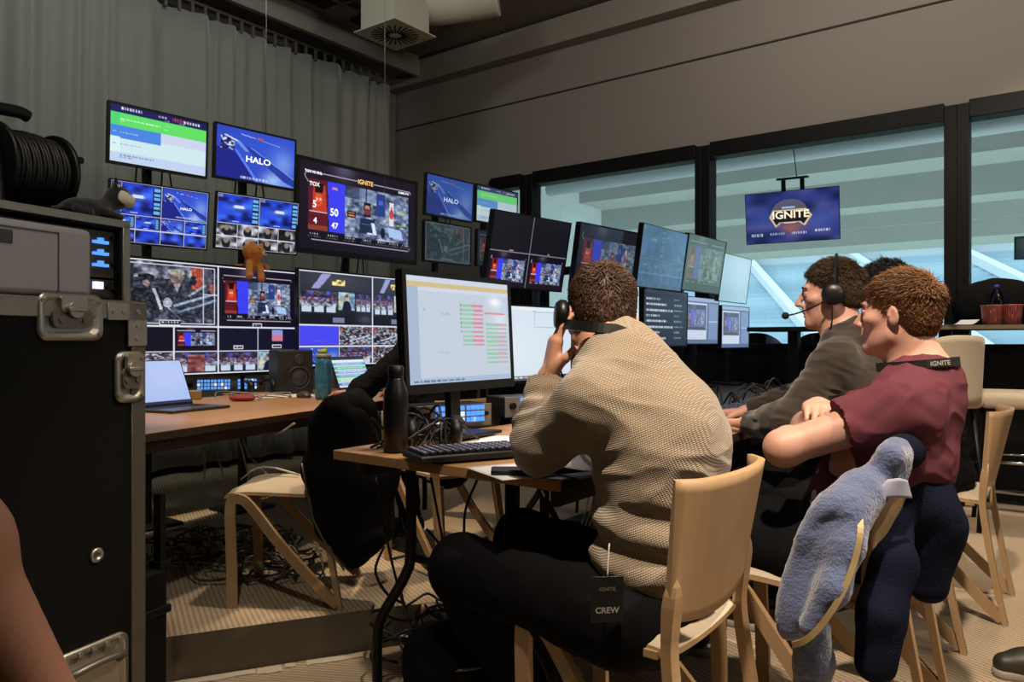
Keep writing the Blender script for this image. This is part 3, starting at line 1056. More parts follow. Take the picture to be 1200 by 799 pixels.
def im_brackets():
    m = Img(170, 110, '#c3cddc')
    m.rect(0, 0, 1, .05, '#cfd6e2').rect(0, .05, 1, .1, '#d2bb8a').rect(0, .1, .1, 1, '#a9b8d0').rect(.1, .1, 1, .14, '#ced8e6')
    m.glow(.85, .2, .06, .05, '#ffffff', .9).glow(.9, .4, .08, .1, '#ffffff', .4)
    for i in range(10): m.rect(.5, .24 + .043 * i, .72, .262 + .043 * i, '#96c8a6').rect(.6 + .02 * (i % 2), .24 + .043 * i, .71, .262 + .043 * i, '#d98aa0')
    for i in range(10): m.rect(.74, .42 + .043 * i, .97, .442 + .043 * i, '#96c8a6').rect(.86, .42 + .043 * i, .95, .442 + .043 * i, '#d0a4b4', .8)
    m.rect(.73, .31, .95, .33, '#d98aa0')
    for i in range(7): m.rect(.48, .24 + .043 * i, .495, .262 + .043 * i, '#5a9a6a')
    m.words(.14, .3, .16, '#c06a78', .02).words(.3, .33, .38, '#98a2c0', .02).words(.28, .7, .36, '#98a2c0', .02)
    m.rect(0, .95, 1, 1, '#a9bcd4').words(.04, .965, .5, '#5c6f8c', .02)
    return m


def im_doc():
    m = Img(140, 92, '#d6e2ee')
    m.rect(0, 0, 1, .05, '#e6edf4').words(.43, .05, .47, '#48505c', .012).frame(.45, .06, .9, .27, '#a9b8c8').rect(0, .93, 1, 1, '#28303c').words(.02, .95, .6, '#c8d0dc', .02)
    m.glow(.2, .6, .4, .4, '#e4eef6', .6)
    return m


def im_list():
    m = Img(110, 84, '#2c3240')
    m.rect(0, 0, 1, .06, '#3c4454')
    for i in range(8): m.words(.05, .14 + .1 * i, .35 + .3 * ((i * 7) % 3) / 2, '#c8d2e4', .035, seed=i + 40)
    for i in range(8): m.words(.68, .14 + .1 * i, .8 + .05 * (i % 3), '#9eb0cc', .03, seed=i + 60)
    return m


def im_chart():
    m = Img(110, 84, '#5f7396')
    m.rect(0, 0, 1, .08, '#9fb0cc').rect(.03, .12, .64, .9, '#c9d4e6').paste(im_dim(im_score(60, 40), .9, '#8f9cc0', .5), .05, .16, .62, .7).rect(.7, .12, .98, .9, '#7c90b4')
    m.rect(.7, .5, .98, .52, '#b4c2dc')
    return m


def im_glare():  # reflected glare painted as a whole picture
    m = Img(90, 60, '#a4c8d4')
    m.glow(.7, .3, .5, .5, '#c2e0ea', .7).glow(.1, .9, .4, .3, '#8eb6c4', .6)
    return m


def im_daw():
    m = Img(120, 80, '#c9d8e6')
    m.rect(0, 0, 1, .1, '#2c3444').rect(0, .1, 1, .18, '#e8eef4')
    for i, c in enumerate(('#4fa8d8', '#5ac08a', '#7a8ae0', '#49b0a8', '#a0d890', '#4a78d0')):
        m.rect(0, .2 + .13 * i, 1, .28 + .13 * i, c).words(.1, .22 + .13 * i, .9, '#e2f0ff', .03, seed=i)
    return m


def im_plain(c='#a9bff0'):
    m = Img(80, 56, c)
    m.glow(.7, .3, .5, .5, '#c8d6fa', .5).rect(0, .93, 1, 1, '#2a3456')
    return m


def im_ext():
    m = Img(150, 86, '#20295e')
    m.blob(0, 0, 1, 1, ['#161c48', '#2a3478', '#4a4a8a', '#1c2458', '#343c86'], .14, 7)
    m.glow(.2, .5, .15, .3, '#4a5aa8', .5).glow(.8, .6, .15, .2, '#5a6ab8', .5).glow(.5, .85, .1, .2, '#7a6ab0', .5)
    m.ell(.48, .4, .19, .24, '#7c6a72', .7).glow(.5, .72, .12, .1, '#b0604a', .8)
    m.poly([(.3, .36), (.66, .36), (.72, .5), (.64, .7), (.58, .62), (.38, .62), (.33, .7), (.26, .5)], '#e8c9a0')
    m.poly([(.315, .385), (.645, .385), (.695, .5), (.63, .66), (.59, .6), (.37, .6), (.335, .66), (.285, .5)], '#1c1420')
    m.rect(.4, .3, .54, .34, '#9fc4ea').rect(.42, .6, .55, .63, '#f0d8b0')
    m.words(.06, .8, .18, '#f2f4ff', .06, seed=1).words(.27, .8, .42, '#c6d2f6', .05, seed=2).words(.5, .8, .66, '#dfe6ff', .05, seed=3).words(.75, .78, .9, '#e6ecff', .05, seed=4)
    return m


def screen_mat(name, rough=.25, strength=1., spec=.5):
    m = bpy.data.materials.new(name)
    m.use_nodes = True
    b = m.node_tree.nodes['Principled BSDF']
    b.inputs['Base Color'].default_value = (.006, .006, .007, 1)
    b.inputs['Roughness'].default_value = rough
    b.inputs['Specular IOR Level'].default_value = spec
    at_ = node(m, 'ShaderNodeAttribute', attribute_name='picture')
    link(m, at_, 'Color', b, 'Emission Color')
    b.inputs['Emission Strength'].default_value = strength
    return m


M_scr = screen_mat('screen_picture', .3, 1.0)
M_scr_dim = screen_mat('screen_picture_dim', .12, .8)


def screen(name, im, w, h, parent, y=0., m=None, zc=0.):
    """lit display of width w, height h facing -y"""
    nx, nz = im.w, im.h
    xs = np.linspace(-w / 2, w / 2, nx); zs = np.linspace(h / 2, -h / 2, nz) + zc
    V = np.stack(np.broadcast_arrays(xs[None, :], np.full((1, 1), y), zs[:, None]), -1).reshape(-1, 3)
    i = np.arange(nz - 1)[:, None] * nx + np.arange(nx - 1)[None, :]
    Fc = np.stack([i, i + nx, i + nx + 1, i + 1], -1).reshape(-1, 4)
    me = pymesh(name, V, Fc, False)
    a = me.attributes.new('picture', 'FLOAT_COLOR', 'POINT')
    c = im.a.reshape(-1, 3)
    l = np.where(c <= .04045, c / 12.92, ((np.clip(c, 0, 1) + .055) / 1.055) ** 2.4)
    a.data.foreach_set('color', np.concatenate([l, np.ones((len(l), 1))], 1).astype(np.float32).ravel())
    return put(name, me, m or M_scr, parent)


M_bez = mat('monitor_plastic', '#0e0f11', .42)
M_bez2 = mat('monitor_back', '#141518', .6)
M_wht = mat('logo_white', '#ffffff', emit='#f2f6ff', estr=1.0)
M_gold = mat('logo_gold', '#f0b860', emit='#f0c07a', estr=1.0)
M_orng = mat('logo_orange', '#f09a4a', emit='#f0a050', estr=1.0)


def monitor(label, w, h, pos, yaw, tilt, im, bez=.012, chin=.014, group=None, sm=None, name='monitor', stand=None):
    t = thing(name, label, 'monitor', pos, math.radians(yaw), math.radians(tilt), group)
    mb = MB()
    mb.box(-w / 2, .0, -h / 2, w / 2, .028, h / 2, .004)
    mb.build('casing', M_bez, t)
    # raised rim round the picture
    mb = MB()
    b = bez
    mb.box(-w / 2, -.004, h / 2 - b, w / 2, .002, h / 2).box(-w / 2, -.004, -h / 2, w / 2, .002, -h / 2 + chin)
    mb.box(-w / 2, -.004, -h / 2 + chin, -w / 2 + b, .002, h / 2 - b).box(w / 2 - b, -.004, -h / 2 + chin, w / 2, .002, h / 2 - b)
    mb.build('bezel', M_bez, t)
    sh = h - bez - chin
    s = screen('screen', im, w - 2 * bez, sh, t, -.0015, sm, (chin - bez) / 2)
    mb = MB().box(-w * .28, .028, -h * .3, w * .28, .05, h * .22, .008)
    mb.box(-.05, .05, -.05, .05, .075, .05, .003)
    mb.build('back_cover', M_bez2, t)
    if stand is not None:       # foot on a table top this far below the centre
        mb = MB().box(-.025, .04, -stand + .012, .025, .07, 0, .004).box(-.12, -.06, -stand, .12, .13, -stand + .012, .004)
        mb.build('stand', M_bez, t)
    return t, s


IG, IH = im_green(), im_halo()
t1, _ = monitor('top-row monitor with green and blue schedule page above the curtain side desk', .545, .325, (-1.94, 4.14, 2.15), 49, 3, IG)
t2, s2 = monitor('top-row monitor with blue space picture and white title, between schedule page and large match screen', .545, .325, (-1.56, 4.59, 2.17), 49, 3, IH)
def halo_text(s, k=1.0, mt=None):
    lettering('HALO', .05 * k, mt or M_wht, s, (.01 * k, -.002, -.02 * k), sx=1.25)
halo_text(s2)
m1, ms1 = monitor('multi-picture monitor of blue game views below the schedule page', .545, .34, (-1.97, 4.21, 1.75), 47, 6, im_multi_small(0), .008, .01)
lettering('HALO', .02, M_wht, ms1, (.14, -.002, .055), sx=1.25)
m2, _ = monitor('multi-picture monitor with two blue views over eight grey player views', .545, .34, (-1.57, 4.65, 1.77), 46, 6, im_multi_small(1), .008, .01)
bg_, sb = monitor('large monitor with match score 50 to 5 and stage view', 1.09, .628, (-1.055, 5.26, 1.938), 52, 1, im_score(), .024, .034)
for s_, z_, x_, sz, mm in (('50', -.02, -.215, .062, M_wht), ('47', -.1, -.21, .05, M_wht), ('5', 0.012, -.36, .058, M_wht), ('4', -.085, -.355, .05, M_wht), ('TOX', .13, -.362, .034, M_wht), ('XNL', .125, -.21, .022, M_orng), ('IGNITE', .2, .03, .04, M_gold), ('TOX VS XNL', .2, -.37, .022, M_wht), ('GAME FIVE', .185, .36, .02, M_wht)):
    lettering(s_, sz * 1.11, mm, sb, (x_ * 1.11, -.002, z_ * 1.11))
a4, sa = monitor('wide multi-picture monitor with players and match view, right above the far desk', 1.135, .665, (-1.73, 4.42, 1.172), 55, 0, im_multi_a(), .012, .02)
b4, sb4 = monitor('wide multi-picture monitor with stage panels, half hidden by the front monitor', 1.116, .654, (-1.06, 5.26, 1.194), 56, 0, im_multi_b(), .012, .02)
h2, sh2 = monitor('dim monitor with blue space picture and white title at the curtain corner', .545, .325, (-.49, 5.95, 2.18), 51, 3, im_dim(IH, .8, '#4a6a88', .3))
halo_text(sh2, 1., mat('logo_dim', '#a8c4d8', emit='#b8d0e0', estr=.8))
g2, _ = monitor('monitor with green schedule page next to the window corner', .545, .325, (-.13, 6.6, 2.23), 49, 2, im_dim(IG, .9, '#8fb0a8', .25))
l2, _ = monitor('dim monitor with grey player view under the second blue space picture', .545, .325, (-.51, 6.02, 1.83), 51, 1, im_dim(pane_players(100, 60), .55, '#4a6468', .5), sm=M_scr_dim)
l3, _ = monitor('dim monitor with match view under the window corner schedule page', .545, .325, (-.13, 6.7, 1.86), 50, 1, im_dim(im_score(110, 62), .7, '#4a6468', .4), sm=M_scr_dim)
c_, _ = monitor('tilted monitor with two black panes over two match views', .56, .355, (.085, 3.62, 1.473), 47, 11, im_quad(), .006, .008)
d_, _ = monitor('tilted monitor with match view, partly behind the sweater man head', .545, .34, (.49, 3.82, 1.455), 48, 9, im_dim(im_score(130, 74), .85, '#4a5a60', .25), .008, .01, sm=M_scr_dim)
e_, _ = monitor('tilted monitor with window reflections painted in as pale blue', .545, .335, (.83, 4.13, 1.50), 52.4, 8, im_dim(im_multi_small(0), .6, '#6f9aac', .72), .004, .006, sm=M_scr_dim)  # window reflection blended into the picture as a flat wash
f_, _ = monitor('tilted monitor with green reflection haze painted over a faint match view', .545, .335, (1.17, 4.56, 1.51), 51.7, 8.6, im_dim(im_score(110, 62), .9, '#7fa080', .62), .004, .006, sm=M_scr_dim)  # reflected window haze painted into the picture colours
G_, _ = monitor('tilted monitor with painted pale blue glare, last of the upper row', .545, .335, (1.60, 5.38, 1.49), 53, 7.3, im_glare(), .004, .006)
hh, _ = monitor('low monitor with white text list on dark page', .545, .34, (.93, 4.53, 1.185), 50, 1, im_list(), .005, .008, stand=.45)
ii, _ = monitor('low monitor with a chart page, between the text list and last low screen', .52, .32, (1.29, 5.10, 1.185), 50.6, 1.8, im_chart(), .005, .008, stand=.45)
jj, _ = monitor('last low monitor of the row, chart page with pale side panel', .5, .31, (1.64, 5.51, 1.15), 50.6, .8, im_chart(), .005, .008, stand=.415)
kk, _ = monitor('low monitor with white document page behind the raised hand', .56, .365, (.12, 3.57, 1.035), 50, 1, im_doc(), .008, .014, stand=.3)
ll, _ = monitor('front desk monitor with tournament bracket table', .57, .385, (-.165, 2.5, 1.078), 55, -3, im_brackets(), .018, .03, stand=.344)
ex, sx_ = monitor('outdoor screen with orange shield emblem hanging outside the window', 1.1, .63, (3.43, 9.22, 2.58), -31, 9, im_ext(), .008, .008, name='outdoor_screen')
lettering('IGNITE', .125, mat('logo_cream', '#ffe8c8', emit='#ffe6c4', estr=1.0), sx_, (-.01, -.003, .02), sx=1.12)
mb = MB().box(-.17, .02, .45, .19, .16, .475, .004).box(-.12, .06, .25, -.075, .11, .45).box(.1, .06, .25, .145, .11, .45)
mb.tube([(.06, .09, .47), (.02, .09, .95)], .006, 6)
mb.build('ceiling_bracket', M_blk, ex)
m, _ = monitor('small dark outdoor screen at the right edge beyond the last window', .5, .3, (6.72, 9.6, 2.25), -31, 6, im_plain('#1c2a24'), .02, .02, name='outdoor_screen')
MB().box(-.03, .03, .1, .03, .07, 1.3).build('ceiling_bracket', M_blk, m)

# ------------------------------------------------------------------ poles that carry the hanging monitors
M_pole = mat('rig_black', '#0f1012', .5, .4)
def rig(label, x, y, zt, arms, zb=0.):
    t = thing('monitor_stand', label, 'monitor stand', (x, y, zb), R0)
    MB().box(-.02, -.02, .02, .02, .02, zt - zb, .003).build('pole', M_pole, t)
    MB().box(-.15, -.13, 0, .15, .13, .02, .006).build('foot_plate', M_pole, t)
    for i, (px, py, pz, wd) in enumerate(arms):
        T = Matrix.Translation((x, y, zb)) @ Matrix.Rotation(R0, 4, 'Z')
        q = T.inverted() @ Vector((px, py, pz))
        mb = MB()
        mb.box(-.03, min(q.y, -.03), q.z - .05, .03, .03, q.z - .01, .004)
        mb.box(q.x - wd / 2, q.y - .0, q.z - .045, q.x + wd / 2, q.y + .04, q.z - .015, .002)
        mb.build('arm', M_pole, t)
    return t

def behind(mon, d=.1):
    n = Vector((math.sin(mon.rotation_euler.z), -math.cos(mon.rotation_euler.z), 0))
    return mon.location - n * d
for lab, up, lo, zt in (('black pole stand carrying the schedule page monitor', t1, m1, 2.3), ('black pole stand carrying the blue title monitor and player views', t2, m2, 2.32),
                        ('black pole stand carrying the large match monitor', bg_, b4, 2.15), ('black pole stand at the curtain corner with blue title monitor', h2, l2, 2.3),
                        ('black pole stand carrying the schedule page by the window corner', g2, l3, 2.4)):
    p = behind(up, .17)
    arms = []
    for q in (up, lo):
        if q is not None:
            b = behind(q, .075); arms.append((b.x, b.y, b.z, .3))
    r = rig(lab, p.x, p.y, zt, arms)
    mb = MB()
    for k in range(4):
        x0 = -.12 + .07 * k
        z1 = up.location.z - .05
        z0 = (lo.location.z + .1) if lo is not None else .9
        mb.tube(bez([(x0, -.04, z1), (x0 + .02 * (-1) ** k, -.09, (z1 + z0) / 2 + .1), (x0 + .03, -.05, (z1 + z0) / 2 - .1), (x0 * .4, -.03, z0)], 14), .005, 6)
    mb.build('cable', mat('cable_black', '#0b0b0c', .5), r)
for lab, mons, zt in (('black pole stand behind the pane monitor of the middle desk', (c_,), 1.5), ('black pole stand behind the match view monitor of the middle desk', (d_,), 1.5),
                      ('black pole stand behind the pale blue washed monitor', (e_,), 1.55), ('black pole stand behind the green washed monitor', (f_,), 1.55), ('black pole stand behind the monitor with painted glare', (G_,), 1.55)):
    p = behind(mons[0], .42) if mons[0] is not c_ else behind(c_, .26) + W(.2, 0)
    b = behind(mons[0], .075)
    rig(lab, p.x, p.y, zt, [(b.x, b.y, b.z, .25)])
# ================================================================== materials of the furniture
M_table = wood('table_top', '#b58f62', '#9a7448', (2, 14, 14), .38)
M_tedge = mat('table_edge', '#3a2c20', .5)
M_leg = mat('leg_black', '#0c0c0d', .45, .3)
M_ply = wood('chair_ply', '#b0936f', '#9c7f5c', (14, 14, 2), .5)
M_pad = mat('seat_fabric', '#b8ab96', .9, bump=.2, bscale=300, sheen=.2)
M_blkfab = mat('black_fabric', '#101012', .9, bump=.2, bscale=220, spec=.1)
M_paper = mat('paper', '#dcdcE4', .7)
M_lam = mat('case_laminate', '#040405', .6, bump=.08, bscale=400, spec=.2)
M_alu = mat('case_aluminium', '#a09a8e', .42, .85)
M_zinc = mat('case_zinc', '#b4b0a6', .38, .9, bump=.05, bscale=50)
M_dish = mat('case_dish', '#7a776f', .45, .8)
M_cab = mat('cable_black', '#0b0b0c', .5)
M_cabw = mat('cable_white', '#b9b5aa', .5)
M_led = mat('panel_led', '#3a7ad8', emit='#5aa2ff', estr=1.0)
M_led2 = mat('panel_led_white', '#ffffff', emit='#dfeaff', estr=1.0)
M_plas = mat('grey_plastic', '#98969c', .55, bump=.05, bscale=200)

# ------------------------------------------------------------------ tables
def table(label, org, rz, lx, ly, zt, legs, group=None, zoff={}, top=None):
    t = thing('desk', label, 'desk', (org[0], org[1], 0), rz, group=group)
    MB().box(0, 0, zt - .028, lx, ly, zt, .003).build('tabletop', top or M_table, t)
    mb = MB()
    mb.box(-.002, -.003, zt - .03, lx + .002, .0, zt - .002).box(.06, .05, zt - .08, lx - .06, .07, zt - .028).box(.06, ly - .07, zt - .08, lx - .06, ly - .05, zt - .028)
    mb.build('edge_band', M_tedge, t)
    for i, (x, y) in enumerate(legs):
        z0 = zoff.get(i, 0)
        mb = MB()
        dy = .12 if y < ly / 2 else -.12
        mb.tube(bez([(x, y + dy, zt - .03), (x, y + dy, zt - .28), (x, y + dy * .8, zt - .36), (x, y + .0, zt - .5), (x, y - dy * .15, zt - .58), (x, y - dy * .15, z0)], 30), .0155, 10)
        mb.build('leg', M_leg, t)
    ys = sorted({y for x, y in legs}); xs = sorted({x for x, y in legs})
    for x in xs: MB().tube([(x, ys[0] + .12, zt - .3), (x, ys[-1] - .12, zt - .3)], .012, 8).build('cross_bar', M_leg, t)
    return t

FZ = .73
M_tdark = mat('table_top_dark', '#2a2522', .4)
far = table('long wooden desk under the wide multi-picture monitors', (-1.256 - .361 * .12, 2.62 - .932 * .12), math.radians(68.8), 2.5, 1.05, FZ, [(.14, .1), (.14, .95), (2.3, .1), (2.3, .95)])
near = table('wooden desk at which the man in the sweater sits', (W(1.45, .946).x, W(1.45, .946).y), R0, 1.31, .8, FZ, [(.1, .1), (.1, .7), (1.2, .1), (1.2, .7)], zoff={1: 0})
mid = table('dark wooden desk in front of the man with the microphone headset', (W(2.77, .94).x, W(2.77, .94).y), R0, 1.35, .8, FZ, [(.1, .1), (.1, .7), (1.25, .1), (1.25, .7)], top=M_tdark)
end = table('dark wooden desk nearest the window bar', (W(4.13, .94).x, W(4.13, .94).y), R0, 1.3, .8, FZ, [(.1, .1), (.1, .7), (1.2, .1), (1.2, .7)], top=M_tdark)
shelf = table('narrow desk behind the working desks that carries the low monitors', (W(2.76, 1.76).x, W(2.76, 1.76).y), R0, 2.81, .44, FZ, [(.1, .13), (.1, .31), (2.71, .13), (2.71, .31)], top=M_tdark)

# ------------------------------------------------------------------ plywood chairs
def chair(label, x, y, rz, group=None):
    t = thing('wooden_chair', label, 'chair', (x, y, 0), rz, group=group)
    # seat pad over a thin shell
    def pad(u, v, top):
        a = (u - .5) * 2; b = (v - .5) * 2
        w = .172 * (1 - .06 * b)
        X = a * w; Y = b * .195 - .0
        e = max(abs(a), abs(b))
        z = .452 - .012 * (1 - a * a) + .008 * b + (-.02 * b ** 4 if b > 0 else 0)
        return (X, Y, z)
    M = MB()
    def topf(u, v):
        p = pad(u, v, 1); a = (u - .5) * 2; b = (v - .5) * 2
        k = (1 - a ** 6) * (1 - b ** 6)
        return (p[0], p[1], p[2] + .028 * k ** .5)
    def botf(u, v):
        p = pad(u, v, 0); return (p[0], p[1], p[2] - .0)
    M.grid(topf, 16, 16).grid(botf, 16, 16)
    M.build('seat', M_pad, t)
    MB().slab(lambda u, v: (lambda p: (p[0] * 1.01, p[1], p[2] - .007))(pad(u, v, 0)), 12, 12, .011).build('seat_shell', M_ply, t)
    # bent backrest
    def back(u, v):
        a = (u - .5) * 2
        z = .515 + v * .27
        w = .212 - .004 * v
        y = -.2 - .045 * v - .035 * (1 - a * a) * (.4 + .6 * v) + .03 * max(0, abs(a) - .8) * 5 * v
        zz = z + (.0 if v < .95 else .0) - (.03 * (1 - v)) * (1 - a * a)
        return (a * w, y, zz)
    MB().slab(back, 24, 12, .014).build('backrest', M_ply, t)
    for s in (-1, 1):
        # rear leg grows out of the backrest edge
        mb = MB()
        mb.tube(bez([(s * .192, -.212, .6), (s * .192, -.2, .5), (s * .19, -.2, .4), (s * .2, -.24, .15), (s * .205, -.27, .0)], 20), [.35, .9, 1.15, 1.2, 1.15, 1.1, 1.05, 1.0, 1, 1, 1, 1, 1, .97, .95, .93, .9, .88, .86, .84, .82][:21], flat=(.022, .036))
        mb.build('rear_leg', M_ply, t)
        # front leg runs up, bends under the seat and comes down to the rear foot
        mb = MB()
        mb.tube(bez([(s * .172, .16, 0), (s * .168, .165, .2), (s * .166, .17, .385), (s * .166, .158, .425), (s * .168, .13, .428), (s * .172, .09, .4), (s * .185, -.04, .24), (s * .206, -.2, .075), (s * .208, -.26, .02)], 40), 1.0, flat=(.038, .018))
        mb.build('front_leg', M_ply, t)
    mb = MB().box(-.17, .1, .422, .17, .13, .438).box(-.19, -.17, .425, .19, -.14, .44)
    mb.build('seat_rail', M_ply, t)
    return t

ch0 = chair('light plywood chair on which the man in the sweater sits', .262, 1.725, R0 + .0)
def chair_copy(label, x, y, rz):
    c = copy_tree(ch0); c.location = (x, y, 0); c.rotation_euler[2] = rz; c['label'] = label
    return c
GR = 'wooden chairs at the desks'
ch0['group'] = GR
chair_copy('light plywood chair with the blue fleece jacket over its back', .775, 2.0, R0)
chair_copy('light plywood chair under the man with the microphone headset', 1.18, 2.52, R0)
chair_copy('light plywood chair under the dark-haired person behind the man in the maroon shirt', 1.73, 3.1, R0)
chair_copy('light plywood chair with pale seat and black jacket, turned sideways in the aisle', -.945, 3.13, PI / 2 + .03)
chair_copy('light plywood chair under the person in black behind the front monitor', -.36, 3.62, R0 - .1)

# ------------------------------------------------------------------ road case at the left edge
RC = thing('road_case', 'tall black road case with aluminium edges at the left edge', 'road case', (-.736, 1.5, -.16), math.radians(67.2))
cw, cd_, chh = .78, .6, 1.285
MB().box(-cw, .002, .09, -.002, cd_, chh - .002, .004).build('body', M_lam, RC)
mb = MB()
a = .03
for (x0, y0, z0, x1, y1, z1) in ((-a, -.003, .09, .003, .004, chh), (-a, -.003, .09, .003, a, chh), (-.0, 0, .09, .003, a, chh), (-cw, -.003, chh - .033, 0, .004, chh), (-cw, -.003, chh - .004, .003, a, chh + .003), (-cw, -.003, .09, 0, .004, .12), (-a, 0, chh - .004, .003, cd_, chh + .003), (0, 0, chh - .03, .003, cd_, chh)):
    mb.box(x0, y0, z0, x1, y1, z1, .0015, 1)
mb.build('edge_trim', M_alu, RC)
mb = MB()
mb.box(-.085, -.006, chh - .035, .004, -.002, chh - .002, .001, 1).box(-.04, -.006, chh - .085, .004, -.002, chh - .002, .001, 1)
for x, z in ((-.072, -.018), (-.05, -.018), (-.018, -.018), (-.018, -.045), (-.018, -.07)):
    mb.cyl((x, -.006, chh + z), (x, -.0085, chh + z), .005, n=10)
mb.build('corner_bracket', M_zinc, RC)
def rrect(cx, cz, w, h, r, n=6):
    pts = []
    for sx, sz, a0 in ((1, 1, 0), (-1, 1, PI / 2), (-1, -1, PI), (1, -1, 3 * PI / 2)):
        for i in range(n + 1):
            t_ = a0 + PI / 2 * i / n
            pts.append((cx + sx * (w / 2 - r) + r * math.cos(t_), cz + sz * (h / 2 - r) + r * math.sin(t_)))
    return pts
def dish(cx, cz, w, h, r=.018):
    """pressed dish: raised rim, sunken floor"""
    mb = MB()
    o, i, f = rrect(cx, cz, w, h, r), rrect(cx, cz, w - .022, h - .022, r * .7), rrect(cx, cz, w - .032, h - .032, r * .6)
    n = len(o)
    A = mb._v([(x, .0, z) for x, z in o]); B = mb._v([(x, -.006, z) for x, z in o]); C = mb._v([(x, -.006, z) for x, z in i]); D = mb._v([(x, .0015, z) for x, z in f])
    for P, Q in ((A, B), (B, C), (C, D)):
        for k in range(n): mb.bm.faces.new((P[k], P[(k + 1) % n], Q[(k + 1) % n], Q[k])).smooth = True
    mb.bm.faces.new(D)
    return mb
def latch(cx, cz, w, h):
    mb = dish(cx, cz, w, h)
    L = mb.build('latch', M_zinc, RC)
    mb = MB()
    mb.prism(rrect(cx, cz - h * .02, w * .62, h * .42, .014), -.01, -.003, 'xz')
    mb.cyl((cx - w * .18, -.01, cz - .006), (cx - w * .18, -.013, cz - .006), .006, n=12).cyl((cx + w * .18, -.01, cz - .006), (cx + w * .18, -.013, cz - .006), .006, n=12)
    mb.build('latch_plate', M_dish, L)
    mb = MB()
    mb.prism(rrect(cx, cz + h * .27, w * .4, h * .34, .006), -.013, -.004, 'xz')
    mb.cyl((cx, -.012, cz + h * .16), (cx, -.02, cz + h * .16), .015, n=16).box(cx - .018, -.024, cz + h * .16 - .004, cx + .018, -.018, cz + h * .16 + .004, .002)
    mb.build('latch_turn', M_zinc, L)
    mb = MB()
    for sx in (-1, 1):
        for sz in (-1, 1): mb.cyl((cx + sx * (w / 2 - .007), -.006, cz + sz * (h / 2 - .014)), (cx + sx * (w / 2 - .007), -.0085, cz + sz * (h / 2 - .014)), .004, n=8)
    mb.build('rivet', M_alu, L)
latch(-.158, chh - .032, .125, .085)
latch(-.034, chh - .145, .066, .1)
mb = MB().lathe([(.006, 0), (.0065, .004), (.013, .004), (.0145, 0)], (-.105, -.0, .81), 20, axis=Matrix.Rotation(PI / 2, 3, 'X'))
mb.build('keyhole', M_zinc, RC)
mb = dish(-.115, .585, .15, .13, .02)
H = mb.build('handle_dish', M_zinc, RC)
mb = MB().tube(bez([(-.17, -.004, .6), (-.165, -.022, .615), (-.115, -.026, .62), (-.065, -.022, .615), (-.06, -.004, .6)], 20), .007, 8)
mb.build('handle_grip', M_dish, H)
mb = MB()
for i in range(5):
    for z in (.531, .639): mb.cyl((-.17 + i * .0275, -.006, z), (-.17 + i * .0275, -.009, z), .005, n=10)
mb.build('rivet', M_alu, H)
for x, y in ((-.08, .08), (-.7, .08), (-.08, .52), (-.7, .52)):
    mb = MB().cyl((x - .016, y, .043), (x + .016, y, .043), .043, n=20).box(x - .03, y - .03, .07, x + .03, y + .03, .092)
    mb.build('caster', M_leg, RC)

def case_pt(x, y, z): return RC.matrix_basis @ Vector((x, y, z))
RZC = math.radians(67.2)
ztop = chh + .0035
# grey moulded case standing on the road case
g = thing('equipment_box', 'pale grey moulded plastic box lying on top of the road case', 'box', case_pt(-.40, .002, ztop), RZC)
MB().box(-.34, .0, 0, .29, .105, .128, .012, 3).build('shell', M_plas, g)
MB().box(-.3, -.002, .085, .14, .002, .108, .0015, 1).build('slot', mat('slot_grey', '#3b3a40', .6), g)
mb = MB().box(.22, -.0012, .0, .222, .001, .115).box(.1, -.0012, .112, .222, .001, .114)
mb.build('seam', mat('slot_grey', '#3b3a40', .6), g)
# open rack behind it
k = thing('equipment_rack', 'open black equipment rack with small blue displays behind the grey box', 'equipment rack', case_pt(-.25, .125, ztop), RZC)
mb = MB().box(-.28, 0, 0, -.262, .36, .172, .002).box(.3, 0, 0, .318, .36, .172, .002).box(-.28, 0, .158, .318, .36, .174, .002).box(-.28, 0, 0, .318, .36, .012, .002).box(-.27, .345, 0, .31, .36, .17)
mb.build('housing', M_lam, k)
mb = MB().box(-.282, -.004, .162, .322, .004, .178, .001, 1).box(.304, -.004, 0, .322, .004, .17, .001, 1).box(.318, 0, .166, .322, .36, .178, .001, 1)
mb.build('edge_trim', M_alu, k)
mb = MB().box(-.26, .02, .055, .3, .3, .152).box(-.26, .02, .014, .3, .3, .05)
mb.build('rack_unit', mat('rack_unit_brown', '#4a3f34', .5, .4), k)
mb = MB()
for j in range(3):
    [mb.box(.249 + .012 * q, .012, .077 + j * .024, .259 + .012 * q, .021, .083 + j * .024 + .006 * (q % 2)) for q in range(3)]
mb.build('display', M_led, k)
mb = MB().box(.25, .012, .03, .27, .021, .045)
mb.build('lit_button', M_led2, k)
for x, z, q in ((.284, .04, .008), (.295, .14, .004), (.295, .085, .004), (.297, .03, .003)): MB().cyl((x, .02, z), (x, .012, z), q).build('knob', M_leg, k)
zr = ztop + .178
# cable reel
r = thing('cable_reel', 'black cable reel with wound cable on top of the rack', 'cable reel', case_pt(-.03, .3, zr), RZC)
AX = Matrix.Rotation(PI / 2, 3, 'Y')
cz = .1
mb = MB()
for x0 in (-.085, .045):
    mb.lathe([(.01, x0), (.085, x0), (.09, x0 + .003), (.09, x0 + .009), (.085, x0 + .012), (.01, x0 + .012)], (0, 0, cz), 32, axis=AX)
mb.lathe([(.03, -.08), (.03, .05)], (0, 0, cz), 20, axis=AX)
mb.build('drum', M_leg, r)
mb = MB()
pts = []
for lay, rr in enumerate((.06, .069, .077)):
    for i in range(15 * 24):
        u_ = i / (15 * 24)
        x = (-.07 + .112 * u_) if lay % 2 == 0 else (.042 - .112 * u_)
        a_ = 2 * PI * 15 * u_ + lay
        pts.append((x, (rr + .002 * math.sin(i * .7 + lay)) * math.cos(a_), cz + (rr + .002 * math.sin(i * .5)) * math.sin(a_)))
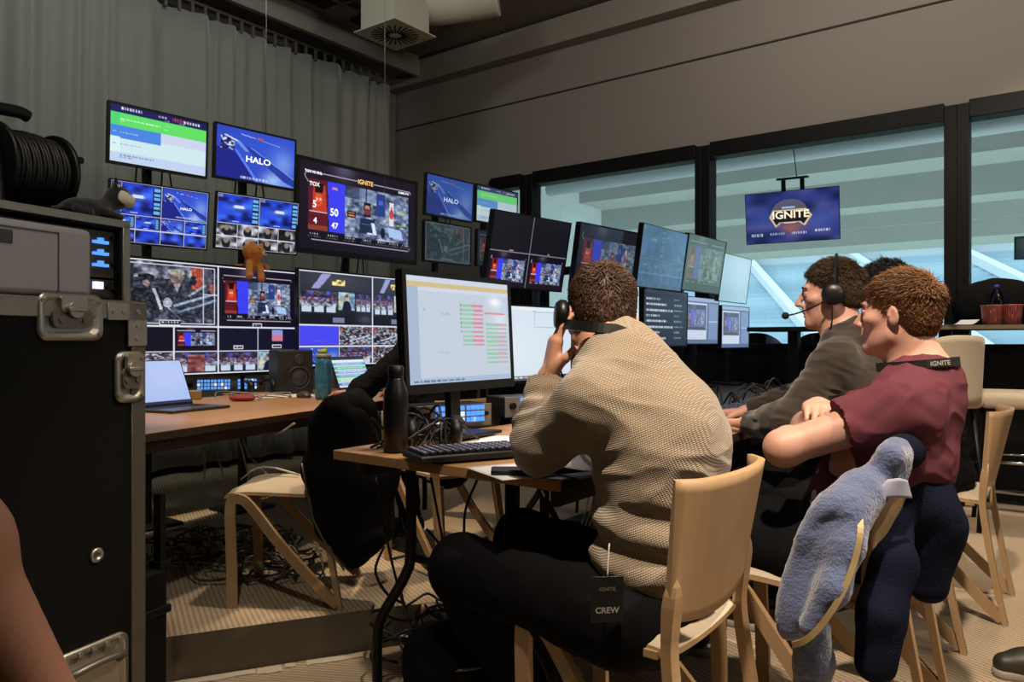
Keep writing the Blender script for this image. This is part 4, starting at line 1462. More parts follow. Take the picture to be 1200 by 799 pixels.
mb.tube(pts, .0042, 6)
mb.build('wound_cable', M_cab, r)
mb = MB()
mb.tube(bez([(-.1, -.06, .0), (-.1, -.05, .1), (-.1, -.02, .19), (-.095, .0, .213), (-.07, .0, .217), (-.02, .0, .222), (.0, 0, .218)], 30), [.012] * 20 + [.015] * 40, 10) if False else mb.tube(bez([(-.1, -.06, .0), (-.1, -.05, .1), (-.1, -.02, .19), (-.095, .0, .213), (-.07, .0, .217), (-.02, .0, .222), (.0, 0, .218)], 30), .013, 10)
mb.tube([(-.1, -.06, .008), (-.1, .09, .008)], .01, 8).tube([(.075, -.07, .008), (.075, .09, .008)], .01, 8).tube([(-.1, .09, .008), (-.1, 0, .1), (.075, 0, .1), (.075, .09, .008)], .008, 8).tube([(-.1, -.06, .008), (.075, -.06, .008)], .009, 8).tube([(.075, -.07, .008), (.075, 0, .1)], .008, 8)
mb.build('carry_frame', M_leg, r)
mb = MB().tube([(.06, .0, .1), (.09, 0, .1), (.095, .0, .15)], .006, 8).cyl((.085, 0, .15), (.125, 0, .152), .008, n=10)
mb.build('crank', M_leg, r)
# plush cat
S = Sdf((-.09, -.06, -.01), (.09, .06, .1), .0025)
S.ell((-.03, 0, .022), (.05, .028, .022), k=.01).ell((.035, -.004, .056), (.026, .025, .024), k=.012).cap((.005, 0, .03), (.03, 0, .045), .018, .016, .012)
S.cap((.025, -.016, .074), (.02, -.021, .094), .009, .002, .004).cap((.04, .012, .074), (.04, .018, .094), .009, .002, .004)
for x, y in ((.0, -.025), (.02, .02), (-.06, -.02), (-.06, .02)): S.cap((x, y, .014), (x + .025, y * 1.1, .009), .009, .008, .006)
S.cap((-.07, 0, .02), (-.088, .03, .014), .008, .006, .008)
ct = thing('plush_cat', 'small black and white plush cat on the corner of the rack', 'plush toy', case_pt(.04, .17, zr), RZC + .2 - PI/2 + 1.2)
sdf_obj('body', S, mat('plush_black', '#16161a', .95, bump=.5, bscale=400, sheen=.5), ct, lambda V: noise3(V, 300, 3) * .0008, local=True)
S = Sdf((.0, -.05, .02), (.09, .05, .08), .002)
S.ell((.05, -.014, .048), (.0165, .016, .015), k=.006).ell((.036, -.026, .052), (.014, .007, .014), k=.006).cap((.025, -.02, .078), (.0225, -.0245, .09), .0045, .002)
sdf_obj('muzzle', S, mat('plush_white', '#d8d2c4', .95, sheen=.5), ct, local=True)
mb = MB()
for x, y, z in ((.05, -.026, .052), (.034, -.029, .054)): mb.lathe([(.0003, -.002), (.0025, -.0015), (.003, .0005), (.0015, .002)], (x, y, z), 10)
mb.build('eye', mat('plush_eye', '#050505', .1), ct)
# dark trunk standing behind the road case
tk = thing('storage_chest', 'low black equipment trunk behind the road case beside the step', 'trunk', (-1.10, 2.37, -.16), math.radians(67.2))
MB().box(-.35, -.02, .0, 0, .45, .5, .012).build('body', M_lam, tk)
mb = MB().box(-.36, -.03, .36, .005, .46, .385, .003)
mb.build('lid_band', M_leg, tk)
mb = MB().box(-.2, -.035, .3, -.12, -.02, .42, .003)
mb.build('catch', M_dish, tk)
mb = MB().box(-.02, -.01, .5, .0, .02, .73).box(-.03, -.02, .5, .01, .03, .52)
mb.build('upright', M_leg, tk)

# ------------------------------------------------------------------ things on the far desk
def on(u, v, z=FZ): 
    Y = (EYE - z) * F_PX / (v - CY)
    return at(u, v, Y)

def laptop(label, p, rz, im, ang=105, col=None, w=.32, d=.22):
    t = thing('laptop', label, 'laptop', p, rz)
    m_ = col or mat('laptop_grey', '#54545c', .4, .6)
    MB().box(-w / 2, -d, 0, w / 2, 0, .013, .003).build('base', m_, t)
    mb = MB()
    for i in range(5):
        for j in range(13):
            mb.box(-w / 2 + .02 + j * (w - .04) / 13, -.035 - i * .019, .013, -w / 2 + .02 + (j + .86) * (w - .04) / 13, -.02 - i * .019, .0145)
    o = mb.build('keyboard', mat('key_black', '#0d0d0f', .5), t)
    MB().box(-.05, -d + .015, .013, .05, -d + .08, .0135).build('touchpad', mat('touchpad', '#3c3c44', .35), t)
    l = MB().box(-w / 2, 0, 0, w / 2, .007, d * .97, .002).build('lid', mat('laptop_lid', '#1a1a1e', .4), t)
    l.location = (0, 0, .012); l.rotation_euler = (-math.radians(ang - 90), 0, 0)
    s = screen('screen', im, w - .014, d * .9, l, -.0008, None, d * .5)
    return t

laptop('open laptop with blank blue screen beside the road case on the far desk', on(193, 479), math.radians(66), im_plain(), 112, w=.34, d=.24)
laptop('open laptop with coloured tracks on screen behind the blue bottle', on(418, 457), math.radians(62), im_daw(), 112, w=.33, d=.23)
# intercom panels
def panel(label, p, rz, w=.48, h=.1, seed=1):
    t = thing('intercom_panel', label, 'intercom panel', p, rz)
    MB().box(-w / 2, 0, .004, w / 2, .16, h, .004).build('housing', mat('panel_housing', '#3a3c42', .45, .5), t)
    MB().box(-w / 2 - .005, -.004, .002, w / 2 + .005, .001, h + .002, .002).build('front_plate', mat('panel_front', '#8e8d8c', .45, .5), t)
    r_ = np.random.default_rng(seed)
    a_, b_ = MB(), MB()
    for i in range(9):
        x = -w / 2 + .07 + i * (w - .11) / 9
        if i == 5: continue
        for j in range(3):
            for kx in (0, .018):
                (a_ if r_.random() < .8 else b_).box(x + kx, -.009, .022 + j * .022, x + kx + .014, -.004, .038 + j * .022)
    a_.build('lit_key', M_led, t); b_.build('bright_key', M_led2, t)
    MB().cyl((-w / 2 + .03, -.004, .05), (-w / 2 + .03, -.016, .05), .014).build('knob', M_leg, t)
    MB().cyl((w / 2 - .02, -.004, .05), (w / 2 - .02, -.014, .05), .008).build('knob', M_leg, t)
    return t
panel('intercom panel with blue lit keys under the wide multi-picture monitor', on(264, 460), math.radians(22), .46, .1, 3)
panel('intercom panel with blue lit keys below the front monitor', at(533, 492, 2.75) * 1.0, math.radians(33), .3, .085, 5).location.z = FZ
panel('intercom panel with blue lit keys beside the raised elbow', at(632, 478, 3.2), math.radians(33), .34, .085, 7).location.z = FZ
# loudspeaker
sp = thing('studio_speaker', 'black studio loudspeaker on the far desk beside the blue bottle', 'loudspeaker', on(347, 462), math.radians(35))
MB().box(-.105, -.0, 0, .105, .2, .265, .01, 3).build('cabinet', mat('speaker_black', '#19181b', .55), sp)
MB().lathe([(.004, .012), (.03, .006), (.058, -.004), (.064, 0.004), (.068, .004), (.07, -.001)], (0.02, -.001, .1), 28, axis=Matrix.Rotation(PI / 2, 3, 'X')).build('woofer', mat('cone_grey', '#2b2a2d', .5), sp)
MB().lathe([(.004, .006), (.02, .002), (.03, .006), (.033, .0)], (0.02, -.001, .21), 24, axis=Matrix.Rotation(PI / 2, 3, 'X')).build('tweeter', mat('cone_grey', '#2b2a2d', .5), sp)
# blue bottle
p = on(379, 468)
bt = thing('water_bottle', 'blue patterned drinking bottle with pale cap on the far desk', 'bottle', p)
m = mat('bottle_blue', '#2c6a94', .25, .2)
nz = node(m, 'ShaderNodeTexNoise', Scale=26., Detail=3.); tcx = node(m, 'ShaderNodeTexCoord'); mx = node(m, 'ShaderNodeMix', data_type='RGBA')
mx.inputs['A'].default_value = (*lin('#15385e'), 1); mx.inputs['B'].default_value = (*lin('#4f9cc0'), 1)
link(m, tcx, 'Object', nz, 'Vector'); link(m, nz, 'Fac', mx, 'Factor'); link(m, mx, 'Result', m.node_tree.nodes['Principled BSDF'], 'Base Color')
MB().lathe([(.03, 0), (.043, .004), (.045, .02), (.045, .2), (.042, .222), (.036, .228)], n=28).build('body', m, bt)
MB().lathe([(.037, .228), (.043, .23), (.043, .246), (.036, .25), (.02, .25)], n=28).build('cap', mat('cap_pale', '#8f8f8c', .5), bt)
S = Sdf((-.05, -.05, .24), (.05, .05, .3), .0025)
S.ell((0, 0, .262), (.026, .018, .014)).cap((.012, 0, .268), (.016, 0, .282), .009, .008, .006).cap((-.02, 0, .258), (-.032, .005, .272), .006, .005, .004)
tag(sdf_obj('plush_frog', S, mat('toy_green', '#86b13a', .6), None), 'tiny green toy sitting on the cap of the blue bottle', 'toy').location = p
# orange plush on top of the wide monitor
S = Sdf((-.09, -.1, -.13), (.09, .09, .12), .003)
S.ell((0, .0, .02), (.036, .034, .045), k=.012).ell((.012, -.028, .068), (.034, .032, .03), k=.014).ell((.024, -.05, .06), (.016, .015, .012), k=.008)
S.ell((-.012, -.01, .07), (.042, .03, .04), k=.016)
S.cap((-.03, -.02, .015), (-.045, -.055, -.05), .014, .015, .01).cap((.02, -.03, .01), (.012, -.06, -.06), .014, .016, .01)
S.cap((.03, 0, .02), (.055, -.04, -.005), .013, .012, .01).cap((-.03, .02, .0), (-.06, .03, -.0), .012, .01, .01)
S.cap((-.01, -.02, .1), (-.016, -.02, .106), .012, .01, .006).cap((.036, -.01, .096), (.04, -.008, .103), .011, .01, .006)
li = thing('plush_lion', 'orange plush lion perched on top of the wide multi-picture monitor', 'plush toy', (-1.59, 4.60, 1.505), math.radians(48))
li.scale = (1.3, 1.3, 1.3)
sdf_obj('body', S, mat('plush_orange', '#dc8a34', .95, bump=.6, bscale=300, sheen=.5), li, lambda V: noise3(V, 260, 5) * .002, local=True)
S = Sdf((-.02, -.09, .03), (.07, -.02, .1), .002)
S.ell((.026, -.058, .058), (.014, .01, .011), k=.004)
sdf_obj('muzzle', S, mat('plush_cream', '#e0c49a', .95, sheen=.5), li, local=True)
mb = MB()
for x, z in ((.004, .078), (.034, .076), (.03, .063)): mb.lathe([(.0004, -.003), (.003, -.002), (.0035, 0), (.002, .003)], (x, -.0595 if z > .07 else -.0685, z), 10)
mb.build('eye', mat('plush_eye', '#050505', .1), li)
# small clutter on the far desk
S = Sdf((-.09, -.05, -.005), (.09, .05, .05), .003)
S.ell((0, 0, .016), (.07, .033, .017), k=.01).ell((.03, .006, .024), (.03, .022, .012), k=.015)
tag(sdf_obj('red_pouch', S, mat('pouch_red', '#8a2f3c', .7, bump=.3, bscale=60), None, lambda V: noise3(V, 60, 8) * .003), 'small dark red pouch among cables on the far desk', 'pouch').location = on(284, 470)
bx = thing('adapter_box', 'small pale adapter box beside the laptop on the far desk', 'adapter', on(226, 468), .4)
MB().box(-.045, -.03, 0, .045, .03, .05, .005).build('housing', mat('adapter_tan', '#8a7250', .5), bx)
MB().tube(bez([(-.045, 0, .03), (-.1, .02, .055), (-.12, .05, .01)], 10), .005, 8).build('plug_lead', M_cabw, bx)
hp = thing('headphones', 'black headphones lying beside the loudspeaker on the far desk', 'headphones', on(307, 462), .7)
def phones(t, sc=1.):
    for sx in (-1, 1):
        MB().lathe([(.012, -.018), (.036, -.016), (.043, -.004), (.043, .008), (.03, .018), (.012, .02)], (sx * .068 * sc, 0, .045), 20, axis=Matrix.Rotation(PI / 2, 3, 'Y') @ Matrix.Rotation(.2, 3, 'X')).build('ear_cup', M_leg, t)
    MB().tube(bez([(-.082, .0, .07), (-.075, .06, .085), (-.04, .11, .07), (.04, .11, .07), (.075, .06, .085), (.082, .0, .07)], 24), 1., flat=(.028, .009)).build('headband', M_leg, t)
phones(hp)
cables = MB()
for i in range(9):
    a = on(random.uniform(250, 330), random.uniform(462, 470)); b = on(random.uniform(280, 345), random.uniform(460, 468))
    c = (a + b) / 2 + Vector((random.uniform(-.1, .1), random.uniform(-.06, .06), .02))
    a.z = b.z = FZ + .006
    cables.tube(bez([a, c, b], 14), .0035, 6)
tag(cables.build('cable_tangle', mat('cable_grey', '#8d7f74', .5)), 'loose grey cables heaped on the far desk by the red pouch', 'cables', kind='stuff')
ms = thing('computer_mouse', 'dark mouse lying before the blue bottle on the far desk', 'mouse', on(356, 466), .9)
def mouse(t, m_):
    S = Sdf((-.045, -.07, -.005), (.045, .07, .05), .003)
    S.ell((0, 0, .008), (.031, .055, .03)).cut((0, 0, 0.002), (0, 0, -1))
    sdf_obj('shell', S, m_, t, local=True)
    MB().box(-.004, .015, .03, .004, .035, .039, .003).build('wheel', M_leg, t)
mouse(ms, mat('mouse_grey', '#3a3632', .45))
for lab, u, v, rz, w, d in (('white sheet of paper lying behind the computer mouse on the far desk', 325, 464, .5, .2, .14), ):
    tag(MB().box(-w, -d, 0, w, d, .002).build('paper_sheet', M_paper), lab, 'paper')
    o = bpy.data.objects['paper_sheet']; o.location = on(u, v); o.rotation_euler[2] = rz
# white cables hanging under the far desk, heap of cables on the floor under it
mb = MB()
for pts in ([(283, 505, 3.5), (290, 530, 3.4), (303, 545, 3.3), (312, 555, 3.3)], [(275, 502, 3.5), (283, 525, 3.5), (292, 560, 3.5)], [(300, 507, 3.4), (325, 508, 3.3), (345, 496, 3.2)], [(248, 512, 3.5), (262, 560, 3.5), (262, 590, 3.6)], [(238, 512, 3.5), (240, 550, 3.5), (236, 590, 3.5)], [(225, 512, 3.2), (218, 520, 3.2), (210, 526, 3.2)], [(282, 562, 3.2), (300, 549, 3.2), (320, 548, 3.2), (350, 556, 3.2)]):
    P = [at(*q) for q in pts]
    mb.tube(bez(P, 16), .0045, 6)
tag(mb.build('hanging_cables', M_cabw), 'pale cables hanging down under the far desk', 'cables', kind='stuff')
mb = MB()
for i in range(70):
    c = Vector((random.uniform(-1.75, -1.0), random.uniform(3.3, 3.9), .012))
    a0 = random.uniform(0, 2 * PI); r_ = random.uniform(.05, .2)
    pts = []
    for k in range(8):
        a = a0 + k * random.uniform(.3, .6)
        pts.append(c + Vector((r_ * math.cos(a), r_ * .8 * math.sin(a), random.uniform(0, .07))))
    mb.tube(bez(pts, 24), random.choice((.004, .005, .006)), 6, mi=0 if i % 3 else 1)
tag(mb.build('cable_heap', [mat('cable_dark', '#35322c', .5), mat('cable_sand', '#8b8471', .5)]), 'heap of tangled cables on the floor under the far desk', 'cables', kind='stuff')

# ------------------------------------------------------------------ things on the near desk
def flask(label, p, m_, h=.27, r_=.036):
    t = thing('drink_flask', label, 'bottle', p)
    MB().lathe([(r_ * .8, 0), (r_, .004), (r_, h * .62), (r_ * .93, h * .7), (r_ * .6, h * .84), (r_ * .56, h * .86)], n=28).build('body', m_, t)
    MB().lathe([(r_ * .6, h * .86), (r_ * .64, h * .865), (r_ * .64, h * .985), (r_ * .5, h), (.002, h)], n=24).build('cap', M_leg, t)
    return t
fp = Vector((-.335, 2.165, FZ))
flask('matte black metal flask at the corner of the near desk', fp, mat('flask_black', '#141416', .38, .3), .25, .036)
kb = thing('keyboard', 'black keyboard with pale legends on the near desk', 'keyboard', (-.075, 2.075, FZ), math.radians(27))
MB().box(-.215, -.075, .006, .215, .075, .024, .005).build('base', mat('keyboard_black', '#131318', .5), kb)
mk, ml = MB(), MB()
for i in range(6):
    for j in range(19):
        if j in (14,) : continue
        x = -.205 + j * .0216; y = -.062 + i * .0208
        mk.box(x + .001, y + .001, .024, x + .0195, y + .0185, .0335, .002, 1)
        ml.box(x + .006, y + .007, .0335, x + .0135, y + .0125, .0339)
mk.build('keys', mat('key_navy', '#1a1a2e', .45), kb)['kind'] = 'stuff'
ml.build('key_legends', mat('legend', '#8f96c8', .5), kb)['kind'] = 'stuff'
h2_ = thing('headset', 'black headset lying behind the keyboard on the near desk', 'headphones', (-.235, 2.265, FZ), .3)
phones(h2_)
def sheet(label, p, rz, w, d, curl=0.02, name='paper_sheet'):
    def fn(u, v):
        return ((u - .5) * w, (v - .5) * d, .002 + curl * max(0, u - .6) ** 2 * 4)
    o = MB().slab(fn, 10, 6, .0012).build(name, M_paper)
    o.location = p; o.rotation_euler[2] = rz
    return tag(o, label, 'paper')
sheet('pale sheet of paper behind the keyboard on the near desk', (-.03, 2.36, FZ), R0 + .2, .3, .21, .0)
sheet('sheet of paper under the elbow of the man in the sweater', (.04, 1.86, FZ), .5, .25, .2, .0)
sheet('crumpled white paper hanging over the desk edge beside the elbow', (.155, 1.86, FZ), .7, .16, .2, .06)
tag(MB().box(-.05, -.03, 0, .05, .03, .012, .003).build('phone', M_leg), 'black phone lying beside the elbow of the man in the sweater', 'phone').location = (-.0, 1.80, FZ + .003)
mb = MB()
for i in range(22):
    a = Vector((random.uniform(-.42, -.18), random.uniform(2.12, 2.36), FZ + .006)); b = Vector((random.uniform(-.4, -.1), random.uniform(2.2, 2.5), FZ + .006))
    mb.tube(bez([a, (a + b) / 2 + Vector((random.uniform(-.05, .05), random.uniform(-.05, .05), random.uniform(.02, .12))), b], 12), .004, 6)
tag(mb.build('cable_tangle', M_cab), 'tangle of black cables behind the flask on the near desk', 'cables', kind='stuff')
laptop('open laptop with pale screen in front of the man in the sweater', Vector((.27, 2.52, FZ)), R0 + .05, im_plain('#c8ccee'), 108, w=.3, d=.2)
# cups and pencils behind the flask
cp = thing('pencil_cup', 'pale pencil cup with pens behind the black flask', 'cup', (-.375, 2.36, FZ))
MB().lathe([(.03, 0), (.034, .003), (.036, .1), (.033, .1), (.031, .006), (.002, .006)], n=20).build('cup', mat('cup_cream', '#c9bd9c', .5), cp)
for i in range(4):
    MB().cyl((.01 * math.cos(i * 1.6), .01 * math.sin(i * 1.6), .008), (.026 * math.cos(i * 1.6), .026 * math.sin(i * 1.6), .15 + .01 * i), .004, n=8).build('pen', mat('pen_%d' % (i % 2), ('#b4a24a', '#3a3a3e')[i % 2], .4), cp)
# mice and keyboards on the middle desk
m2_ = thing('computer_mouse', 'dark mouse on the desk before the man with the microphone headset', 'mouse', at(903, 452, 4.05), R0)
m2_.location.z = FZ
mouse(m2_, mat('mouse_black', '#17171a', .3))
k2 = copy_tree(kb); k2.location = (*W(3.2, 1.2)[:2], FZ); k2.rotation_euler[2] = R0; k2['label'] = 'black keyboard on the dark desk before the man with the microphone headset'
k3 = copy_tree(kb); k3.location = (*W(4.5, 1.15)[:2], FZ); k3.rotation_euler[2] = R0; k3['label'] = 'black keyboard on the dark desk nearest the window bar'
mb = MB()
for i in range(26):
    s, t = random.uniform(3.3, 5.2), random.uniform(1.35, 1.75)
    a, b = W(s, t, FZ + .006), W(s + random.uniform(-.3, .3), t + random.uniform(-.2, .1), FZ + .006)
    mb.tube(bez([a, (a + b) / 2 + Vector((0, 0, random.uniform(.02, .1))), b], 10), .005, 6)
tag(mb.build('cable_tangle', M_cab), 'tangle of black cables under the low monitors on the dark desks', 'cables', kind='stuff')
# cables hanging and lying around the near desk
mb = MB()
for pts in ([(440, 560, 2.4), (455, 640, 2.4), (470, 700, 2.5), (480, 730, 2.6)], [(470, 600, 2.3), (480, 650, 2.35), (470, 690, 2.4), (478, 720, 2.5)], [(505, 560, 2.3), (520, 640, 2.4), (528, 690, 2.5)], [(632, 575, 2.2), (645, 600, 2.2), (668, 622, 2.2)], [(692, 470, 1.9), (680, 520, 1.95), (676, 600, 2.0)],
            [(450, 640, 2.3), (440, 668, 2.3), (452, 694, 2.3), (470, 706, 2.35)], [(500, 620, 2.4), (540, 660, 2.5), (545, 600, 2.5), (560, 560, 2.5)]):
    mb.tube(bez([at(*q) for q in pts], 18), .0045, 6)
for i in range(26):
    c = Vector((random.uniform(-.42, -.02), random.uniform(2.45, 2.95), .008))
    a0 = random.uniform(0, 6.28); r_ = random.uniform(.04, .14)
    pts = [c + Vector((r_ * math.cos(a0 + k * .5), r_ * math.sin(a0 + k * .5), random.uniform(0, .04))) for k in range(7)]
    mb.tube(bez(pts, 20), .005, 6)
tag(mb.build('desk_cables', M_cab), 'black cables hanging and coiled beneath the near desk', 'cables', kind='stuff')
o = sheet('crumpled white paper on the floor under the near desk', (-.22, 2.62, .006), .5, .3, .24, .1)
mb = MB()
for i in range(16):
    a = at(690 + 2.4 * i, 548 - .3 * i, 3.0)
    mb.tube(bez([a, a + Vector((.01 * (i % 3), .0, -.12)), a + Vector((-.03 + .01 * (i % 4), .02, -.24))], 8), .003, 5)
tag(mb.build('cable_bundle', M_cabw), 'bundle of pale cables hanging below the desk edge behind the elbow', 'cables', kind='stuff')

# dark backpack on the floor beneath the near desk
S = Sdf((-.3, -.25, -.01), (.3, .25, .45), .006)
S.box((0, 0, .12), (.18, .12, .12), rd=.08, k=.02).ell((.03, -.08, .1), (.12, .06, .08), k=.05).ell((-.06, .02, .21), (.09, .09, .05), k=.06)
bk = thing('backpack', 'black backpack slumped on the floor below the near desk', 'backpack', (-.12, 2.1, .0), .5)
sdf_obj('body', S, M_blkfab, bk, lambda V: noise3(V, 22, 9) * .008, local=True)
MB().tube(bez([(-.05, .05, .23), (0, .04, .3), (.05, .05, .23)], 14), 1., flat=(.025, .006)).build('grab_handle', M_blkfab, bk)
MB().tube(bez([(-.1, -.11, .19), (0, -.128, .19), (.11, -.12, .18)], 16), .005, 6).build('zip', M_dish, bk)

# ------------------------------------------------------------------ window bar
LB = thing('window_bar', 'long dark bar counter along the windows with pale front edge', 'bar counter', (0, 0, 0), R0)
MB().box(5.36, -4.4, 1.118, 5.775, 1.9, 1.15, .004).build('counter_top', M_blk2, LB)
MB().box(5.352, -4.4, 1.122, 5.36, .75, 1.147).build('front_edge', mat('bar_edge', '#8f8064', .5), LB)
for t in (1.6, .66, -.5, -1.7, -3.0):
    MB().box(5.44, t - .035, .0, 5.52, t + .035, 1.118, .004).build('post', M_blk, LB)
mb = MB().tube([(5.38, -4.4, .15), (5.38, 1.6, .15)], .018, 12)
for t in (.66, -.5, -1.7, -3.0): mb.box(5.37, t - .01, .14, 5.47, t + .01, .16)
mb.build('foot_rail', M_chrome, LB)
zb = 1.15
def on_bar(u, s=5.5):
    k = (u - CX) / F_PX; Y = s / (.6 * k + .8)
    return Vector((k * Y, Y, zb))
def cup(label, p, m_, r0=.036, r1=.05, h=.1):
    t = thing('popcorn_cup', label, 'cup', p, R0, group='red cups on the bar')
    MB().lathe([(r0 * .9, 0), (r0, .002), (r1, h - .006), (r1 + .003, h - .004), (r1 + .003, h), (r1 - .002, h), (r0 - .002, .006), (.002, .006)], n=28).build('cup_body', m_, t)
    return t
m = mat('cup_red', '#a83a3a', .5)
tcx = node(m, 'ShaderNodeTexCoord'); ck = node(m, 'ShaderNodeTexBrick', Scale=30.)
ck.inputs['Color1'].default_value = (*lin('#a02c30'), 1); ck.inputs['Color2'].default_value = (*lin('#b8484a'), 1); ck.inputs['Mortar'].default_value = (*lin('#d9b9ae'), 1)
link(m, tcx, 'Object', ck, 'Vector'); link(m, ck, 'Color', m.node_tree.nodes['Principled BSDF'], 'Base Color')
cup('red patterned paper cup in front of the water bottle on the bar', on_bar(1163, 5.42), m, .052, .062, .118)
cup('red patterned paper cup to the right of the water bottle on the bar', on_bar(1186, 5.42), m, .046, .056, .118)
wb = thing('plastic_bottle', 'clear plastic water bottle with blue cap behind the red cups', 'bottle', on_bar(1168, 5.53))
M_pet = glass('bottle_plastic', (.86, .92, .95))
MB().lathe([(.03, 0), (.037, .006), (.037, .1), (.035, .11), (.037, .12), (.037, .16), (.03, .19), (.014, .215), (.013, .228)], n=24).build('body', M_pet, wb)
MB().lathe([(.0155, .226), (.0155, .245), (.012, .248), (.002, .248)], n=20).build('cap', mat('cap_blue', '#2b4bb0', .4), wb)
sheet('crumpled white napkins lying on the bar beside the dark mullion', on_bar(1122, 5.45), .3, .2, .14, .05)
S = Sdf((-.32, -.15, -.01), (.32, .15, .36), .007)
S.ell((0, 0, .1), (.25, .1, .2), k=.02).ell((.12, 0, .12), (.14, .1, .14), k=.05).cut((0, 0, .001), (0, 0, -1))
bb = thing('shoulder_bag', 'rounded black bag on the bar behind the water bottle', 'bag', on_bar(1172, 5.66), R0 + PI / 2)
sdf_obj('body', S, M_blkfab, bb, lambda V: noise3(V, 20, 4) * .006, local=True)
MB().tube(bez([(-.16, .0, .22), (-.1, -.06, .26), (.05, -.08, .3), (.18, -.02, .22)], 20), 1., flat=(.03, .005)).build('strap', M_blkfab, bb)

def stool(label, x, y, rz, back):
    t = thing('bar_stool', label, 'bar stool', (x, y, 0), rz, group='bar stools at the window bar')
    S = Sdf((-.26, -.26, .62), (.26, .26, 1.12), .006)
    S.box((0, 0, .725), (.21, .2, .045), rd=.04)
    sdf_obj('seat', S, M_pad, t, local=True)
    if back:
        def fn(u, v):
            a = (u - .5) * 2
            th = a * 1.15
            rr = .235
            hgt = .36 - .1 * abs(a) ** 3
            return (rr * math.sin(th), -.02 - rr * math.cos(th) * .95 - .02 * v, .72 + v * hgt)
        MB().slab(fn, 26, 10, .04).build('backrest', M_pad, t)
    for sx in (-1, 1):
        for sy in (-1, 1):
            MB().tube([(sx * .16, sy * .15, .69), (sx * .21, sy * .2, .0)], [.017, .012], 10).build('leg', M_leg, t)
    q = .39
    c = [(sx * (.16 + .05 * (.69 - q) / .69), sy * (.15 + .05 * (.69 - q) / .69), q) for sx, sy in ((-1, -1), (1, -1), (1, 1), (-1, 1))]
    MB().tube(c + [c[0]], .009, 8).build('foot_rest', M_chrome, t)
    return t
stool('beige upholstered bar stool with rounded back behind the man in maroon', 2.33, 4.22, R0 - PI / 2 + .9, True)
stool('beige bar stool at the right edge of the window bar', 2.83, 4.2, R0 + .15, False)
# lounge chairs with round backs below the left end of the bar
def tub(label, x, y, rz):
    t = thing('terrace_chair', label, 'chair', (x, y, 0), rz, group='dark seats outside the window')
    def fn(u, v):
        a = (u - .5) * 2
        return (.24 * a, -.2 - .06 * (1 - a * a) - .05 * v, .55 + v * (.47 - .12 * abs(a) ** 2.5))
    MB().slab(fn, 18, 10, .035).build('backrest', M_blkfab, t)
    MB().box(-.24, -.22, .42, .24, .24, .5, .03, 3).build('seat', M_blkfab, t)
    MB().cyl((0, 0, .08), (0, 0, .42), .03).build('column', M_leg, t)
    for i in range(5):
        a = 2 * PI * i / 5
        MB().tube([(0, 0, .09), (.28 * math.cos(a), .28 * math.sin(a), .045)], [.022, .014], 8).cyl((.28 * math.cos(a) - .012, .28 * math.sin(a), .028), (.28 * math.cos(a) + .012, .28 * math.sin(a), .028), .028, n=14).build('base_spoke', M_leg, t)
    return t
p = at(893, 400, 6.35); q = tub('dark round-backed seat outside the window beside the last low monitor', p.x, p.y, R0 + PI / 2 + .5); q.location.z = .1
p = at(958, 400, 6.2); q = tub('dark round-backed seat outside the window behind the microphone headset', p.x, p.y, R0 + PI / 2 + .2); q.location.z = .1
# ================================================================== people
V3 = lambda *a: np.array(a, float)


def skin(name, c):
    m = mat(name, c, .5, spec=.4, bump=.08, bscale=180)
    b = m.node_tree.nodes['Principled BSDF']
    b.inputs['Subsurface Weight'].default_value = .12
    b.inputs['Subsurface Radius'].default_value = (.012, .005, .003)
    b.inputs['Subsurface Scale'].default_value = .6
    return m


def unit(v):
    v = np.array(v, float)
    return v / (np.linalg.norm(v) + 1e-12)


def head_frame(fwd, pitch=0., roll=0.):
    """columns right, forward, up"""
    f = unit((fwd[0], fwd[1], 0)); r = unit((f[1], -f[0], 0)); u = V3(0, 0, 1)
    p = math.radians(pitch)
    f, u = f * math.cos(p) - u * math.sin(p), u * math.cos(p) + f * math.sin(p)
    q = math.radians(roll)
    r, u = r * math.cos(q) + u * math.sin(q), u * math.cos(q) - r * math.sin(q)
    return np.stack([r, f, u], 1)


